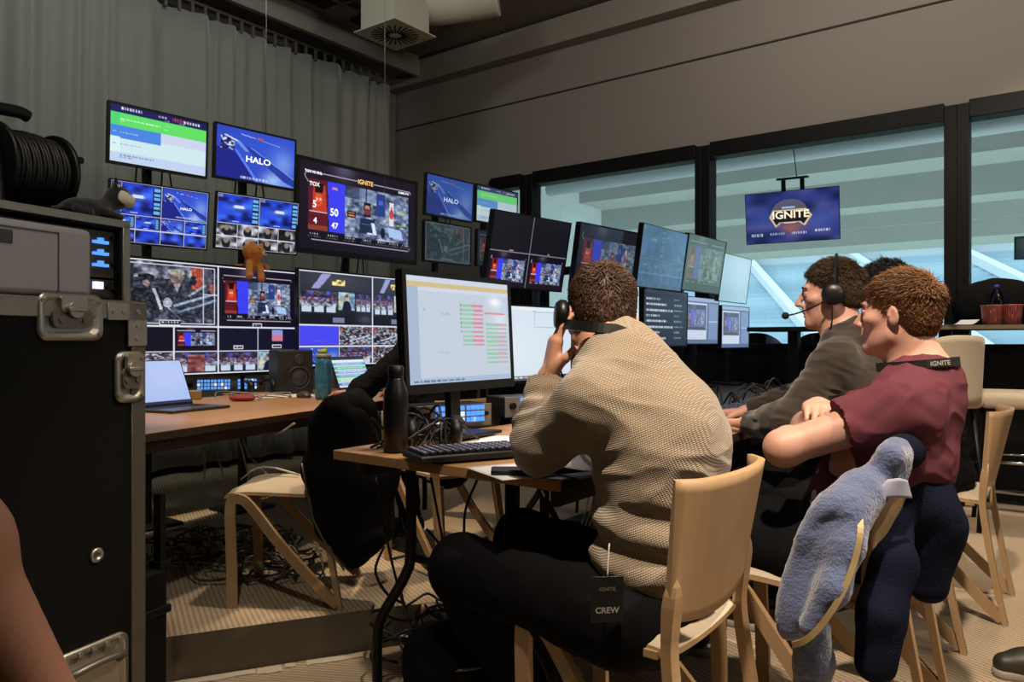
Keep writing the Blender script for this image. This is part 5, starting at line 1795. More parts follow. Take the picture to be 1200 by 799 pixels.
def head(S, c, M, neck, sc=1., nose=1.):
    g = lambda x, y, z: c + M @ (V3(x, y, z) * sc)
    E = lambda p, r, k=.02, op='+': S.ell(g(*p), V3(*r) * sc, M, k * sc, op)
    C = lambda a, b, r0, r1=None, k=.015, op='+': S.cap(g(*a), g(*b), r0 * sc, (r0 if r1 is None else r1) * sc, k * sc, op)
    E((0, -.012, .038), (.074, .094, .082))
    E((0, .03, -.03), (.06, .062, .085), .03)
    C((-.052, .005, -.062), (-.012, .068, -.096), .016, .016, .03); C((.052, .005, -.062), (.012, .068, -.096), .016, .016, .03)
    E((0, .078, -.098), (.02, .016, .016), .02)
    C((-.034, .082, .026), (.034, .082, .026), .011, .011, .014)
    E((-.046, .06, -.016), (.022, .024, .018), .02); E((.046, .06, -.016), (.022, .024, .018), .02)
    for s in (-1, 1):
        E((s * .031, .098, .006), (.018, .014, .011), .014, '-')
        E((s * .031, .078, .005), (.0125, .0125, .0125), .003)
        C((s * .016, .09, .008), (s * .044, .086, .008), .0035, .0035, .004)       # upper lid
    C((0, .092, .014), (0, .116 * (1 if nose == 1 else nose), -.028), .007, .0105, .012)
    for s in (-1, 1): E((s * .0115, .1, -.033), (.008, .01, .007), .008)
    E((0, .092, -.05), (.02, .008, .012), .012)
    E((0, .0935, -.0605), (.021, .0085, .0048), .006); E((0, .091, -.0715), (.018, .009, .0058), .006)
    C((-.02, .0985, -.066), (.02, .0985, -.066), .0022, .0022, .003, '-')
    for s in (-1, 1):                                                                # ears
        Rr = np.array(Matrix.Rotation(s * .3, 3, 'Z') @ Matrix.Rotation(-.2, 3, 'X'))
        S.ell(g(s * .078, -.006, -.006), V3(.0075, .0175, .028) * sc, M @ Rr, .008 * sc)
        S.ell(g(s * .087, -.003, .0), V3(.006, .011, .019) * sc, M @ Rr, .004 * sc, '-')
        E((s * .079, .004, -.004), (.005, .005, .008), .004)
    S.cap(g(0, -.022, -.05), neck, .056 * sc, .062, .03)
    S.cap(g(0, .02, -.08), np.array(neck) + M[:, 1] * .03, .04 * sc, .045, .03)


def hand(S, w, d, n, side, curl=(.3, .3, .3, .3), thumb=.3, sc=1., spread=.0, k=.006):
    w = np.array(w, float); d = unit(d); n = np.array(n, float); n = unit(n - d * (n @ d))
    lat = np.cross(n, d) * (1 if side == 'L' else -1)
    M = np.stack([lat, d, n], 1)
    S.box(w + d * .05 * sc, V3(.04, .05, .0145) * sc, M, .0135 * sc, .02)
    S.ell(w + d * .035 * sc + lat * .022 * sc + n * .008 * sc, V3(.02, .032, .014) * sc, M, .012)
    for i, (o, L) in enumerate(((.0285, .074), (.0098, .083), (-.0096, .077), (-.0275, .06))):
        p = w + d * .094 * sc + lat * o * sc - d * (.006 if i in (0, 3) else 0)
        a = 0
        dd = unit(d + lat * spread * (1.5 - i))
        r0 = .0088 if i < 3 else .0076
        for j, fr in enumerate((.46, .3, .24)):
            a += curl[i] * (.8 if j == 0 else 1.)
            q = p + (dd * math.cos(a) + n * math.sin(a)) * L * fr * sc
            S.cap(p, q, r0 * sc, (r0 - .0008) * sc, .004 if j else k)
            p = q; r0 -= .0008
    p = w + d * .028 * sc + lat * .03 * sc + n * .006 * sc
    t1 = unit(lat * (1 - thumb) + d * .75 + n * thumb)
    q = p + t1 * .036 * sc
    S.cap(p, q, .0125 * sc, .0105 * sc, .012)
    t2 = unit(t1 * .7 + d * .6 + n * thumb * .5)
    S.cap(q, q + t2 * .03 * sc, .0102 * sc, .008 * sc, .004)


def limb(S, a, b, c, r, k=.03, off=0.):
    """two segments with a little muscle"""
    a, b, c = (np.array(x, float) for x in (a, b, c))
    S.cap(a, b, r[0] + off, r[1] + off, k)
    S.cap(b, c, r[1] + off, r[2] + off, k)
    m = b + (c - b) * .3
    S.ell(m, (r[1] * 1.07 + off,) * 3, None, k)


def bounds(pts, pad):
    P = np.array(pts); return P.min(0) - pad, P.max(0) + pad


def hair_obj(name, c, M, sc, m, parent, length=.02, thick=.012, n=3000, seed=1, front=(.088, .078), side=(.012, -.012), nape=-.066, wave=0., comb=(0, .5, .3), width=.0012, top=0., disp=.0012, lift=.45):
    g = lambda x, y, z: c + M @ (V3(x, y, z) * sc)
    lo, hi = bounds([g(0, 0, 0)], .17)
    S = Sdf(lo, hi, .0032)
    S.ell(g(0, -.012, .036 + top / 2), V3(.075 + thick * .7, .095 + thick, .084 + thick + top) * sc, M, 0)
    S.ell(g(0, -.05, -.02), V3(.062 + thick * .3, .05 + thick * .5, .06) * sc, M, .03)
    (fy, fz), (sy, sz) = front, side
    ny = (fz - sz); nz = -(fy - sy)
    nl = M @ unit(V3(0, ny, nz))
    S.cut(g(0, fy, fz), nl, .008)
    S.cut(g(0, 0, nape), -M[:, 2], .012)
    # leave the ears free
    for s in (-1, 1): S.ell(g(s * .083, .0, -.012), V3(.022, .024, .034) * sc, M, .006, '-')
    V, Fc = S.net()
    N = S.grad(V)
    Vd = V + N * (noise3(V, 120, seed) * disp)[:, None]
    base = pymesh(name, Vd - N * .002, Fc)
    r = np.random.default_rng(seed)
    ii = r.integers(0, len(V), n)
    L = M.T @ (V[ii] - c).T
    keep = np.ones(n, bool)
    cw = M @ V3(*comb)
    bm_v, bm_f = [], []
    for q in range(n):
        p = Vd[ii[q]]; nn = N[ii[q]]
        loc = L[:, q] / sc
        fl = M @ (loc - V3(0, -.055, .115)) + cw * .05
        fl = unit(fl - nn * (fl @ nn))
        d = unit(fl + nn * (lift if loc[2] > .05 else lift * .4) + r.normal(size=3) * .16)
        t = unit(np.cross(d, nn) + 1e-6)
        k_ = min(1, max(0, (loc[2] - .0) / .07))
        ln = length * r.uniform(.7, 1.2) * (.4 + .6 * k_)
        w = width * r.uniform(.7, 1.3)
        b = len(bm_v)
        p0 = p - nn * .003
        mid = p0 + d * ln * .55 + nn * .003
        tip = p0 + d * ln - nn * ln * .12 + r.normal(size=3) * ln * wave * .2
        n2 = np.cross(t, d)
        bm_v += [p0 - t * w, p0 + t * w, p0 + n2 * w, mid - t * w * .8, mid + t * w * .8, mid + n2 * w * .8, tip]
        bm_f += [(b, b + 1, b + 4), (b, b + 4, b + 3), (b + 1, b + 2, b + 5), (b + 1, b + 5, b + 4), (b + 2, b, b + 3), (b + 2, b + 3, b + 5), (b + 3, b + 4, b + 6), (b + 4, b + 5, b + 6), (b + 5, b + 3, b + 6)]
    n0 = len(V)
    tri = np.concatenate([Fc[:, [0, 1, 2]], Fc[:, [0, 2, 3]], np.array(bm_f) + n0])
    base_m = pymesh(name, np.concatenate([Vd - N * .002, np.array(bm_v)]), tri)
    bpy.data.meshes.remove(base)
    Mi = np.array((Matrix.Translation(parent.location) @ parent.rotation_euler.to_matrix().to_4x4()).inverted())
    co = np.empty(len(base_m.vertices) * 3, np.float32); base_m.vertices.foreach_get('co', co); co = co.reshape(-1, 3)
    base_m.vertices.foreach_set('co', (co @ Mi[:3, :3].T + Mi[:3, 3]).astype(np.float32).ravel()); base_m.update()
    return put(name, base_m, m, parent)


def eyes(c, M, sc, parent, hairm):
    for s in (-1, 1):
        p = c + M @ (V3(s * .031, .0792, .0045) * sc)
        mb = MB().lathe([(.0005, .0128), (.005, .0118), (.0052, .0116), (.009, .009), (.0122, .004), (.0128, 0)], (0, 0, 0), 16, axis=Matrix(np.stack([M[:, 0], M[:, 2] * -1, M[:, 1]], 1).tolist()) * sc)
        o = mb.build('eye', mat('eye_white', '#cfc8c0', .2), parent)
        o.location = Vector(p) - parent.location
        mb = MB().lathe([(.0004, .0133), (.0045, .0124), (.0054, .012)], (0, 0, 0), 14, axis=Matrix(np.stack([M[:, 0], M[:, 2] * -1, M[:, 1]], 1).tolist()) * sc)
        q = mb.build('iris', mat('eye_iris', '#2a2018', .2), o)
        a, b, e = (Vector(c + M @ (V3(s * x, y, z) * sc)) - parent.location for x, y, z in ((.013, .0945, .024), (.03, .094, .0295), (.05, .079, .023)))
        MB().tube(bez([a, b, e], 10), [.002, .003, .0034, .0034, .0034, .0032, .003, .0028, .0025, .002, .0015][:11], 6).build('eyebrow', hairm, parent)


def cloth_disp(amp, seed, stretch=(1, 1, 1), scale=38, extra=None):
    st = np.array(stretch)
    def f(V):
        n = noise3(V * st, scale, seed, 2)
        d = amp * (np.abs(n) * -1.2 + .3)
        if extra is not None: d = d + extra(V)
        return d
    return f


def shoe(name_label, toe, heel_dir, m, parent, sole):
    """toe: point on the ground below the toe tip; heel_dir: unit vector toe -> heel"""
    d = unit(heel_dir); l = V3(-d[1], d[0], 0)
    toe = np.array(toe, float)
    g = lambda a, z, x=0: toe + d * a + V3(0, 0, z) + l * x
    S = Sdf(*bounds([g(-.02, 0), g(.32, .14)], .07), .004)
    S.chain([g(.045, .04), g(.1, .045), g(.17, .06), g(.245, .065)], [.034, .042, .04, .036], .03)
    S.cap(g(.2, .06), g(.225, .1), .038, .04, .03)
    S.ell(g(.225, .125), (.03, .03, .04), None, .01, '-')
    S.cut(g(0, .022), (0, 0, -1))
    u = sdf_obj('shoe', S, m, parent)
    S = Sdf(*bounds([g(-.02, 0), g(.32, .04)], .07), .004)
    for a0, a1, r0, r1 in ((.045, .11, .037, .045), (.11, .19, .045, .038), (.19, .25, .038, .037)): S.cap(g(a0, .016), g(a1, .016), r0, r1, .01)
    S.cut(g(0, .026), (0, 0, 1)).cut(g(0, .001), (0, 0, -1))
    s = sdf_obj('sole', S, sole, u if False else parent)
    mb = MB()
    for i in range(5):
        a = .115 + .018 * i; z = .086 + .006 * i
        mb.tube(bez([Vector(g(a, z - .006, -.022)), Vector(g(a, z + .004)), Vector(g(a, z - .006, .022))], 8), .0028, 6)
    o = mb.build('laces', mat('lace_dark', '#1c1c1c', .7), parent)
    if parent is not None:
        o.matrix_basis = (Matrix.Translation(parent.location) @ parent.rotation_euler.to_matrix().to_4x4()).inverted()
    return u


def person(label, J, sk, top, bottom, hairkw, hairm, h=.0045, sleeve='long', sweater=False, hood=False, hem=-.03, topname='shirt', hands={}, scale=1., feet=True, topdisp=None, group=None, neckopen=.03, bulk=.012, nose=1.):
    pel, che, nek, hc = (np.array(J[k], float) for k in ('pelvis', 'chest', 'neck', 'head'))
    M = J['M']; f = unit(J['f']); l = V3(-f[1], f[0], 0)
    root = thing('person', label, 'person', (pel[0], pel[1], 0))
    pts = [hc + V3(0, 0, .16), hc + M[:, 1] * .15, hc - M[:, 1] * .15, pel, che] + [np.array(J[k], float) for k in J if k[:2] in ('sh', 'el', 'wr', 'hi', 'kn', 'an')]
    for s in 'LR':
        if s in hands: pts.append(np.array(J['wr' + s], float) + unit(hands[s]['d']) * .2)
    lo, hi = bounds(pts, .13)
    wst = pel + (che - pel) * .45
    # ---- body, one surface
    S = Sdf(lo, hi, h)
    def torso(S, off):
        S.cap(pel, wst, .155 + off, .142 + off, .06, sq=(f, 1.4))
        S.cap(wst, che, .142 + off, .165 + off, .06, sq=(f, 1.35))
        S.cap(che, che + (nek - che) * .62, .16 + off, .11 + off, .06, sq=(f, 1.35))
        for s in 'LR': S.cap(che + (nek - che) * .7, J['sh' + s], .07 + off, .058 + off, .07)
    torso(S, 0)
    S.cap(nek - (nek - che) * .25, nek, .07, .06, .04)
    head(S, hc, M, nek, scale, nose)
    for s in 'LR':
        limb(S, J['sh' + s], J['el' + s], J['wr' + s], (.052, .042, .027), .03)
        limb(S, J['hi' + s], J['kn' + s], J['an' + s], (.082, .058, .038), .04)
        if s in hands: hand(S, J['wr' + s], side=s, **hands[s])
        else: hand(S, J['wr' + s], np.array(J['wr' + s]) - np.array(J['el' + s]), (0, 0, -1), s)
    body = sdf_obj('body', S, sk, root)
    # ---- garment for the upper body
    S = Sdf(lo, hi, h)
    torso(S, bulk)
    S.cap(nek - (nek - che) * .3, nek + (nek - che) / np.linalg.norm(nek - che) * .005, .085, .068 + bulk * .4, .05)
    for s in 'LR':
        sh, el, wr = (np.array(J[k + s], float) for k in ('sh', 'el', 'wr'))
        if sleeve == 'long':
            limb(S, sh, el, wr - (wr - el) / np.linalg.norm(wr - el) * .012, (.054, .044, .031), .035, bulk)
            S.cutlocal(wr - (wr - el) / np.linalg.norm(wr - el) * .008, wr - el, .085)
        else:
            e2 = sh + (el - sh) * .5
            S.cap(sh, e2 + (el - sh) * .1, .064 + bulk, .064 + bulk, .04)
            S.cutlocal(e2, el - sh, .13)
    if hood:
        b = nek - f * .075 + V3(0, 0, -.02)
        S.cap(b + l * .075 - f * .02, b - l * .075 - f * .02, .056, .056, .04).cap(b + l * .075, nek + l * .08 + f * .03 + V3(0, 0, -.02), .036, .025, .03).cap(b - l * .075, nek - l * .08 + f * .03 + V3(0, 0, -.02), .036, .025, .03)
    un = unit(nek - che)
    # neckline, hem
    X = S.sl(nek - .11, nek + .11, 0)
    S.cutlocal(nek + un * neckopen, unit(un * .9 + f * .35), .135 if not hood else .08)
    S.cut(pel + V3(0, 0, hem), V3(0, 0, -1))
    t = sdf_obj(topname, S, top, root, topdisp or cloth_disp(.006, 5, (1, 1, 1.6)))
    # ---- trousers
    S = Sdf(lo, hi, max(h, .0055))
    S.cap(pel, pel + (wst - pel) * .5, .158, .15, .06, sq=(f, 1.35))
    for s in 'LR':
        limb(S, J['hi' + s], J['kn' + s], J['an' + s], (.096, .068, .05), .05, .008)
        S.cutlocal(np.array(J['an' + s]) + V3(0, 0, -.01), V3(0, 0, -1), .1)
    sdf_obj('trousers', S, bottom, root, cloth_disp(.006, 9, (1, 1, 1), 30))
    if feet:
        for s in 'LR':
            an = np.array(J['an' + s], float)
            zf = J.get('zf', 0.)
            d = unit(V3(f[0], f[1], 0))
            shoe('', V3(an[0], an[1], zf) + d * .2, -d, mat('shoe_black', '#131313', .5), root, mat('shoe_sole', '#8f8b84', .6))
    hair_obj('hair', hc, M, scale, hairm, root, **hairkw)
    eyes(hc, M, scale, root, hairm)
    return root


def headset(label, c, M, sc, band='top', mic=None, m=None):
    m = m or mat('headset_black', '#0f0f11', .4)
    g = lambda x, y, z: Vector(c + M @ (V3(x, y, z) * sc))
    t = thing('headset', label, 'headset', g(0, 0, 0))
    L = lambda p: p - t.location
    for s in ((-1, 1) if band == 'top' else (-1,)):
        ax = Matrix(np.stack([M[:, 1], M[:, 2], M[:, 0] * s], 1).tolist())
        MB().lathe([(.01, -.012), (.03, -.012), (.038, -.004), (.038, .008), (.03, .018), (.012, .021), (.002, .021)], L(g(s * .094, -.004, -.006)), 24, axis=ax).build('ear_cup', m, t)
    pts = []
    for k in range(25):
        a = PI * k / 24
        if band == 'top': pts.append(L(g(.098 * math.cos(a), -.012 - .012 * math.sin(a), .0 + .131 * math.sin(a))))
        else: pts.append(L(g(.093 * math.cos(a), -.012 - .125 * math.sin(a), -.03 - .05 * math.sin(a) - .03 * max(0, math.cos(a)))))
    MB().tube(pts, 1., flat=(.006, .024) if band != 'top' else (.024, .008)).build('headband', m, t)
    if mic:
        s = mic
        P = [L(g(s * .11, .01, -.02)), L(g(s * .105, .06, -.045)), L(g(s * .075, .115, -.062)), L(g(s * .03, .15, -.066))]
        MB().tube(bez(P, 18), .0028, 8).build('mic_boom', m, t)
        S = Sdf(*bounds([np.array(g(s * .02, .158, -.066))], .04), .002)
        S.ell(np.array(g(s * .02, .158, -.066)), (.019, .013, .013), M, 0)
        sdf_obj('mic_foam', S, mat('mic_foam', '#141416', .95), t)
    MB().tube(bez([L(g(-.105, 0, -.035)), L(g(-.1, .01, -.12)), L(g(-.06, .06, -.2)), L(g(-.05, .1, -.3))], 18), .0025, 6).build('cord', m, t)
    return t


f0 = V3(-.8, .6, 0); l0 = V3(-.6, -.8, 0)
SK1 = skin('skin_warm', '#c2917a'); SK2 = skin('skin_fair', '#bf9382'); SK3 = skin('skin_tan', '#b4836c')
H1 = mat('hair_brown', '#4a3222', .55, var=.5, bscale=90); H2 = mat('hair_light_brown', '#74502f', .55, var=.5, bscale=90); H3 = mat('hair_dark', '#40301f', .55, var=.4, bscale=90); H4 = mat('hair_black', '#151110', .55)
M_swt = mat('sweater_knit', '#a8977e', .95, spec=.15, sheen=.4)
tcx = node(M_swt, 'ShaderNodeTexCoord'); mpx = node(M_swt, 'ShaderNodeMapping')
mpx.inputs['Rotation'].default_value = (0, math.radians(20), math.radians(40))
wa = node(M_swt, 'ShaderNodeTexWave', Scale=85., Distortion=.8); wa.bands_direction = 'X'
wb_ = node(M_swt, 'ShaderNodeTexWave', Scale=75., Distortion=.8); wb_.bands_direction = 'Z'
mm = node(M_swt, 'ShaderNodeMath', operation='MULTIPLY'); bpx = node(M_swt, 'ShaderNodeBump', Strength=.7, Distance=.003)
mc = node(M_swt, 'ShaderNodeMix', data_type='RGBA'); mc.inputs['A'].default_value = (*lin('#7d7060'), 1); mc.inputs['B'].default_value = (*lin('#b3a58f'), 1)
link(M_swt, tcx, 'Object', mpx, 'Vector'); link(M_swt, mpx, 'Vector', wa, 'Vector'); link(M_swt, mpx, 'Vector', wb_, 'Vector')
link(M_swt, wa, 'Fac', mm, 0); link(M_swt, wb_, 'Fac', mm, 1); link(M_swt, mm, 'Value', bpx, 'Height'); link(M_swt, mm, 'Value', mc, 'Factor')
link(M_swt, bpx, 'Normal', M_swt.node_tree.nodes['Principled BSDF'], 'Normal'); link(M_swt, mc, 'Result', M_swt.node_tree.nodes['Principled BSDF'], 'Base Color')
M_jean = mat('trousers_black', '#0f0f12', .9, bump=.1, bscale=300, spec=.1)
M_tee = mat('tee_maroon', '#5c333c', .95, bump=.08, bscale=300, spec=.05)
M_hood = mat('hoodie_brown', '#302a25', .95, bump=.15, bscale=260, sheen=.3, spec=.1)
M_dk = mat('top_black', '#121216', .95, bump=.1, bscale=260, spec=.1)

# ---- the man in the sweater
def away(p, k): return tuple(V3(0, 0, EYE) + (V3(*p) - V3(0, 0, EYE)) * k)
J = dict(f=f0, pelvis=(.30, 1.60, .51), chest=(.325, 1.625, .82), neck=(.215, 1.68, 1.035), head=(.208, 1.75, 1.108), M=head_frame((-.12, 1), 18, -4),
         shL=(.165, 1.555, .92), elL=(.066, 1.665, .818), wrL=(.084, 1.74, .965), shR=(.35, 1.80, .94), elR=(.27, 2.05, .80), wrR=(.12, 2.16, .775),
         hiL=(.222, 1.51, .485), knL=(-.12, 1.82, .50), anL=(.03, 1.91, .14), hiR=(.345, 1.67, .50), knR=(.03, 2.02, .515), anR=(.13, 2.06, .14))
J = {k: (away(v, 1.055) if k not in ('f', 'M') else v) for k, v in J.items()}
for k in ('anL', 'anR'): J[k] = (J[k][0], J[k][1], .08)
elb = V3(*J['elL']); fa = unit(V3(*J['wrL']) - elb)
def bunch(V):
    t = (V - elb) @ fa
    d = np.linalg.norm((V - elb) - t[:, None] * fa, axis=1)
    w = np.exp(-((t - .075) / .06) ** 2) * (d < .09)
    # diagonal pulls across the lower back
    q = (V - V3(.38, 1.60, .60)) @ unit((.35, 0, 1.0))
    w2 = np.exp(-((V[:, 2] - .61) / .11) ** 2) * (V[:, 2] < .82)
    return .0045 * w * np.sin(t * 150) + .009 * w2 * np.sin(q * 75 + 1.5 * np.sin(V[:, 0] * 9))
pm = person('man in a beige knit sweater seen from behind, hand raised to his headset', J, SK1, M_swt, M_jean,
            dict(length=.016, thick=.006, n=9000, seed=3, comb=(.1, .6, .2), nape=-.07), H1, h=.0042, topname='sweater', bulk=.02, hem=.015, neckopen=.022, scale=1.03,
            hands=dict(L=dict(d=(.2, -.02, 1), n=(1, .1, -.1), curl=(.22, .2, .22, .28), thumb=.5, sc=1.04), R=dict(d=(-.8, .5, -.1), n=(0, 0, -1), curl=(.3, .3, .3, .3))),
            topdisp=cloth_disp(.006, 5, (1, 1, 1.5), 26, bunch))
# crew badge at the hip
bd = MB().box(-.032, -.001, -.045, .032, .001, .045, .0008, 1).build('badge', mat('badge_black', '#17181a', .4), pm)
bd.location = Vector(away((.18, 1.42, .562), 1.03)) - pm.location; bd.rotation_euler = (0.05, 0, .1)
o = lettering('CREW', .0165, mat('badge_text', '#b9b9b4', .6), bd, (0, -.0016, -.022))
o = lettering('IGNITE', .0105, mat('badge_text2', '#7a756c', .6), bd, (0, -.0016, .02))
MB().tube(bez([(0, 0, .045), (.003, .01, .07), (.01, .03, .1)], 8), .0015, 6).build('badge_cord', M_cabw, bd)
headset('black headset with its band behind the neck of the man in the sweater', np.array(J['head']), J['M'], 1.03, 'neck')

# ---- the man in maroon
J = dict(f=f0, pelvis=(.84, 1.98, .5), chest=(.985, 1.925, .77), neck=(1.08, 1.95, .955), head=(1.025, 1.985, 1.12), M=head_frame((-.72, .69), -2, 0),
         shL=(.94, 1.80, .885), elL=(.672, 1.86, .785), wrL=(.80, 2.06, .79), shR=(1.10, 2.09, .885), elR=(.86, 2.20, .775), wrR=(.815, 2.0, .875),
         hiL=(.78, 1.90, .5), knL=(.48, 2.16, .52), anL=(.60, 2.55, .08), hiR=(.90, 2.05, .5), knR=(.59, 2.31, .52), anR=(.66, 2.66, .08))
pr = person('man in a maroon t-shirt sitting with folded arms', J, SK2, M_tee, M_jean,
            dict(length=.03, thick=.003, n=9000, seed=8, comb=(.1, .8, .2), nape=-.062, wave=.5, top=.001, front=(.09, .074), side=(.006, -.018), lift=.5), H2, h=.0042, sleeve='short', topname='t_shirt', hem=-.06, neckopen=.034, bulk=.01, scale=.93,
            hands=dict(L=dict(d=(.4, .6, .05), n=(-.2, .1, -1), curl=(.5, .5, .5, .5)), R=dict(d=(-.36, -.9, .02), n=(.0, -.05, -1), curl=(.42, .42, .44, .46), thumb=.4)),
            topdisp=cloth_disp(.009, 15, (1., 1., 1.3), 30))
from mathutils.bvhtree import BVHTree


def on_surface(objs, c, tilt, n=48, off=.004, rng=.3):
    """ring of points round c lying on the outside of some meshes"""
    tr = []
    for o in objs:
        mw = Matrix.Translation(o.parent.location) @ o.matrix_basis
        tr.append(BVHTree.FromPolygons([mw @ v.co for v in o.data.vertices], [tuple(p.vertices) for p in o.data.polygons]))
    R = []
    for k in range(n):
        a = 2 * PI * k / n
        d = (tilt @ Vector((math.cos(a), math.sin(a), 0))).normalized()
        best = None
        for t in tr:
            h = t.ray_cast(Vector(c) + d * rng, -d, rng)
            if h[0] is not None and (best is None or h[3] < best[1]): best = (h[0] + d * off, h[3])
        if best: R.append(best[0])
    return R


nk = V3(*J['neck'])
bodies = [o for o in kids(pr) if o.name.startswith(('body', 't_shirt'))]
tl = Matrix.Rotation(.1, 3, Vector((-.6, -.8, 0)))
ring = on_surface(bodies, nk + V3(0, 0, .036), tl, rng=.11, off=.013)
ring = [(ring[i - 1] + ring[i] + ring[(i + 1) % len(ring)]) / 3 for i in range(len(ring))]
ring = [p - pr.location for p in ring + ring[:1]]
mb = MB()
ax_ = (tl @ Vector((0, 0, 1))).normalized()
ctr = Vector(nk) - pr.location
rows = []
for p in ring:
    o_ = (p - ctr).normalized() * .003
    rows.append(mb._v([p - ax_ * .011, p + ax_ * .011, p + ax_ * .011 + o_, p - ax_ * .011 + o_]))
for A_, B_ in zip(rows, rows[1:]):
    for q in range(4): mb.bm.faces.new((A_[q], A_[(q + 1) % 4], B_[(q + 1) % 4], B_[q]))
ly = mb.build('lanyard', mat('lanyard_black', '#0c0c0f', .7), pr)
ip = max(range(len(ring) - 1), key=lambda i: (ring[i] - ctr).normalized().dot(Vector((-.14, -1, 0))))
nn_ = (ring[ip] - ctr); nn_ = (nn_ - ax_ * nn_.dot(ax_)).normalized()
tq = (ring[(ip + 3) % (len(ring) - 1)] - ring[ip - 3]).normalized()
tx_ = tq if tq.dot(ax_.cross(nn_)) > 0 else -tq
nn_ = tx_.cross(ax_).normalized()
tx_ = ax_.cross(nn_).normalized()
o = lettering('IGNITE', .016, mat('lanyard_text', '#9a9a96', .7), ly, (0, 0, 0))
o.matrix_basis = Matrix.Translation(ring[ip] + nn_ * .0065) @ Matrix((tx_, ax_, nn_)).transposed().to_4x4()

# ---- the man with the microphone headset
Jm = dict(f=f0, pelvis=(1.22, 2.48, .5), chest=(1.20, 2.53, .82), neck=(1.165, 2.62, 1.07), head=(1.13, 2.65, 1.215), M=head_frame((-.9, .4), 3, 0),
          shL=(1.06, 2.46, .98), elL=(.90, 2.44, .785), wrL=(.825, 2.62, .765), shR=(1.27, 2.76, .98), elR=(1.08, 2.93, .80), wrR=(.93, 2.98, .77),
          hiL=(1.16, 2.41, .5), knL=(.83, 2.66, .52), anL=(.86, 2.76, .08), hiR=(1.27, 2.55, .5), knR=(.95, 2.82, .52), anR=(1.0, 2.9, .08))
person('man in a dark brown hoodie wearing a headset with microphone, hand on the desk', Jm, SK2, M_hood, M_jean,
       dict(length=.026, thick=.005, n=7000, seed=12, comb=(0, .8, .3), nape=-.055, top=.0, wave=.4, lift=.5, front=(.088, .086), side=(.006, -.004)), H3, h=.005, topname='hoodie', hood=True, hem=-.06, bulk=.016, neckopen=.03,
       hands=dict(L=dict(d=(-.62, .78, -.08), n=(0, -.1, -1), curl=(.25, .25, .28, .3), thumb=.2), R=dict(d=(-.8, .5, -.1), n=(0, 0, -1), curl=(.3, .3, .3, .3))))
headset('black headset with foam microphone worn by the man in the hoodie', np.array(Jm['head']), Jm['M'], 1.0, 'top', mic=-1)

# ---- dark-haired person further back
Jd = dict(f=f0, pelvis=(1.76, 3.08, .5), chest=(1.70, 3.13, .84), neck=(1.64, 3.19, 1.1), head=(1.60, 3.22, 1.25), M=head_frame((-.8, .6), 5, 0),
          shL=(1.55, 3.04, 1.02), elL=(1.42, 3.10, .82), wrL=(1.27, 3.24, .775), shR=(1.76, 3.33, 1.02), elR=(1.60, 3.5, .80), wrR=(1.42, 3.55, .77),
          hiL=(1.70, 3.0, .5), knL=(1.36, 3.26, .52), anL=(1.4, 3.34, .08), hiR=(1.82, 3.15, .5), knR=(1.48, 3.42, .52), anR=(1.53, 3.5, .08))
person('dark-haired person with a headset mostly hidden behind the man in maroon', Jd, SK3, M_dk, M_jean,
       dict(length=.03, thick=.014, n=4000, seed=22, comb=(0, .2, .5), wave=1.2, top=.006, disp=.005, width=.002, lift=.9), H4, h=.006, topname='shirt', hem=-.06)
headset('black headset on the dark-haired person behind the man in maroon', np.array(Jd['head']), Jd['M'], 1.06, 'top')

# ---- person in black behind the front monitor
Jb = dict(f=V3(-.85, .53, 0), pelvis=(-.30, 3.60, .5), chest=(-.33, 3.72, .8), neck=(-.40, 3.86, 1.04), head=(-.41, 3.92, 1.19), M=head_frame((-.9, .43), 12, 0),
          shL=(-.505, 3.74, 1.0), elL=(-.735, 3.74, .815), wrL=(-.845, 3.98, .775), shR=(-.27, 4.0, 1.0), elR=(-.45, 4.2, .80), wrR=(-.62, 4.25, .775),
          hiL=(-.37, 3.53, .5), knL=(-.72, 3.78, .52), anL=(-.66, 3.86, .08), hiR=(-.25, 3.69, .5), knR=(-.58, 3.93, .52), anR=(-.54, 4.02, .08))
person('person in black behind the front monitor resting a hand by the blue bottle', Jb, SK2, M_dk, M_jean,
       dict(length=.02, thick=.01, n=1500, seed=25), H3, h=.006, topname='jumper', hem=-.06,
       hands=dict(L=dict(d=(-.85, .45, -.03), n=(0, 0, -1), curl=(.22, .22, .25, .28), thumb=.2), R=dict(d=(-.8, .5, -.1), n=(0, 0, -1), curl=(.3, .3, .3, .3))))

# ---- person at the left edge, only the bare forearm in the picture
Je = dict(f=V3(.3, .95, 0), zf=-.16, pelvis=(-.93, .36, .80), chest=(-.92, .40, 1.06), neck=(-.91, .42, 1.32), head=(-.90, .46, 1.47), M=head_frame((.3, .95), 8, 0),
          shR=(-.735, .50, 1.20), elR=(-.585, .735, .93), wrR=(-.488, .80, .66), shL=(-1.10, .50, 1.22), elL=(-1.14, .45, .96), wrL=(-1.06, .58, .76),
          hiL=(-1.01, .38, .78), knL=(-1.02, .40, .33), anL=(-1.03, .34, -.08), hiR=(-.85, .34, .78), knR=(-.84, .38, .33), anR=(-.83, .32, -.08))
person('person at the left edge with a bare forearm in front of the road case', Je, SK3, M_dk, M_jean,
       dict(length=.02, thick=.01, n=1200, seed=31), H3, h=.006, sleeve='short', topname='t_shirt', hem=-.05,
       hands=dict(R=dict(d=(.2, .2, -.9), n=(-.9, .2, .1), curl=(.35, .38, .4, .42), thumb=.3)))

# ---- shoe at the right edge
sh = thing('shoe_pair', 'dark shoe with pale sole on the carpet at the right edge', 'shoe', (1.55, 2.34, 0))
shoe('', V3(1.50, 2.36, 0), V3(.97, -.2, 0), mat('shoe_olive', '#2b2a24', .5), sh, mat('shoe_sole_pale', '#9a958a', .6))

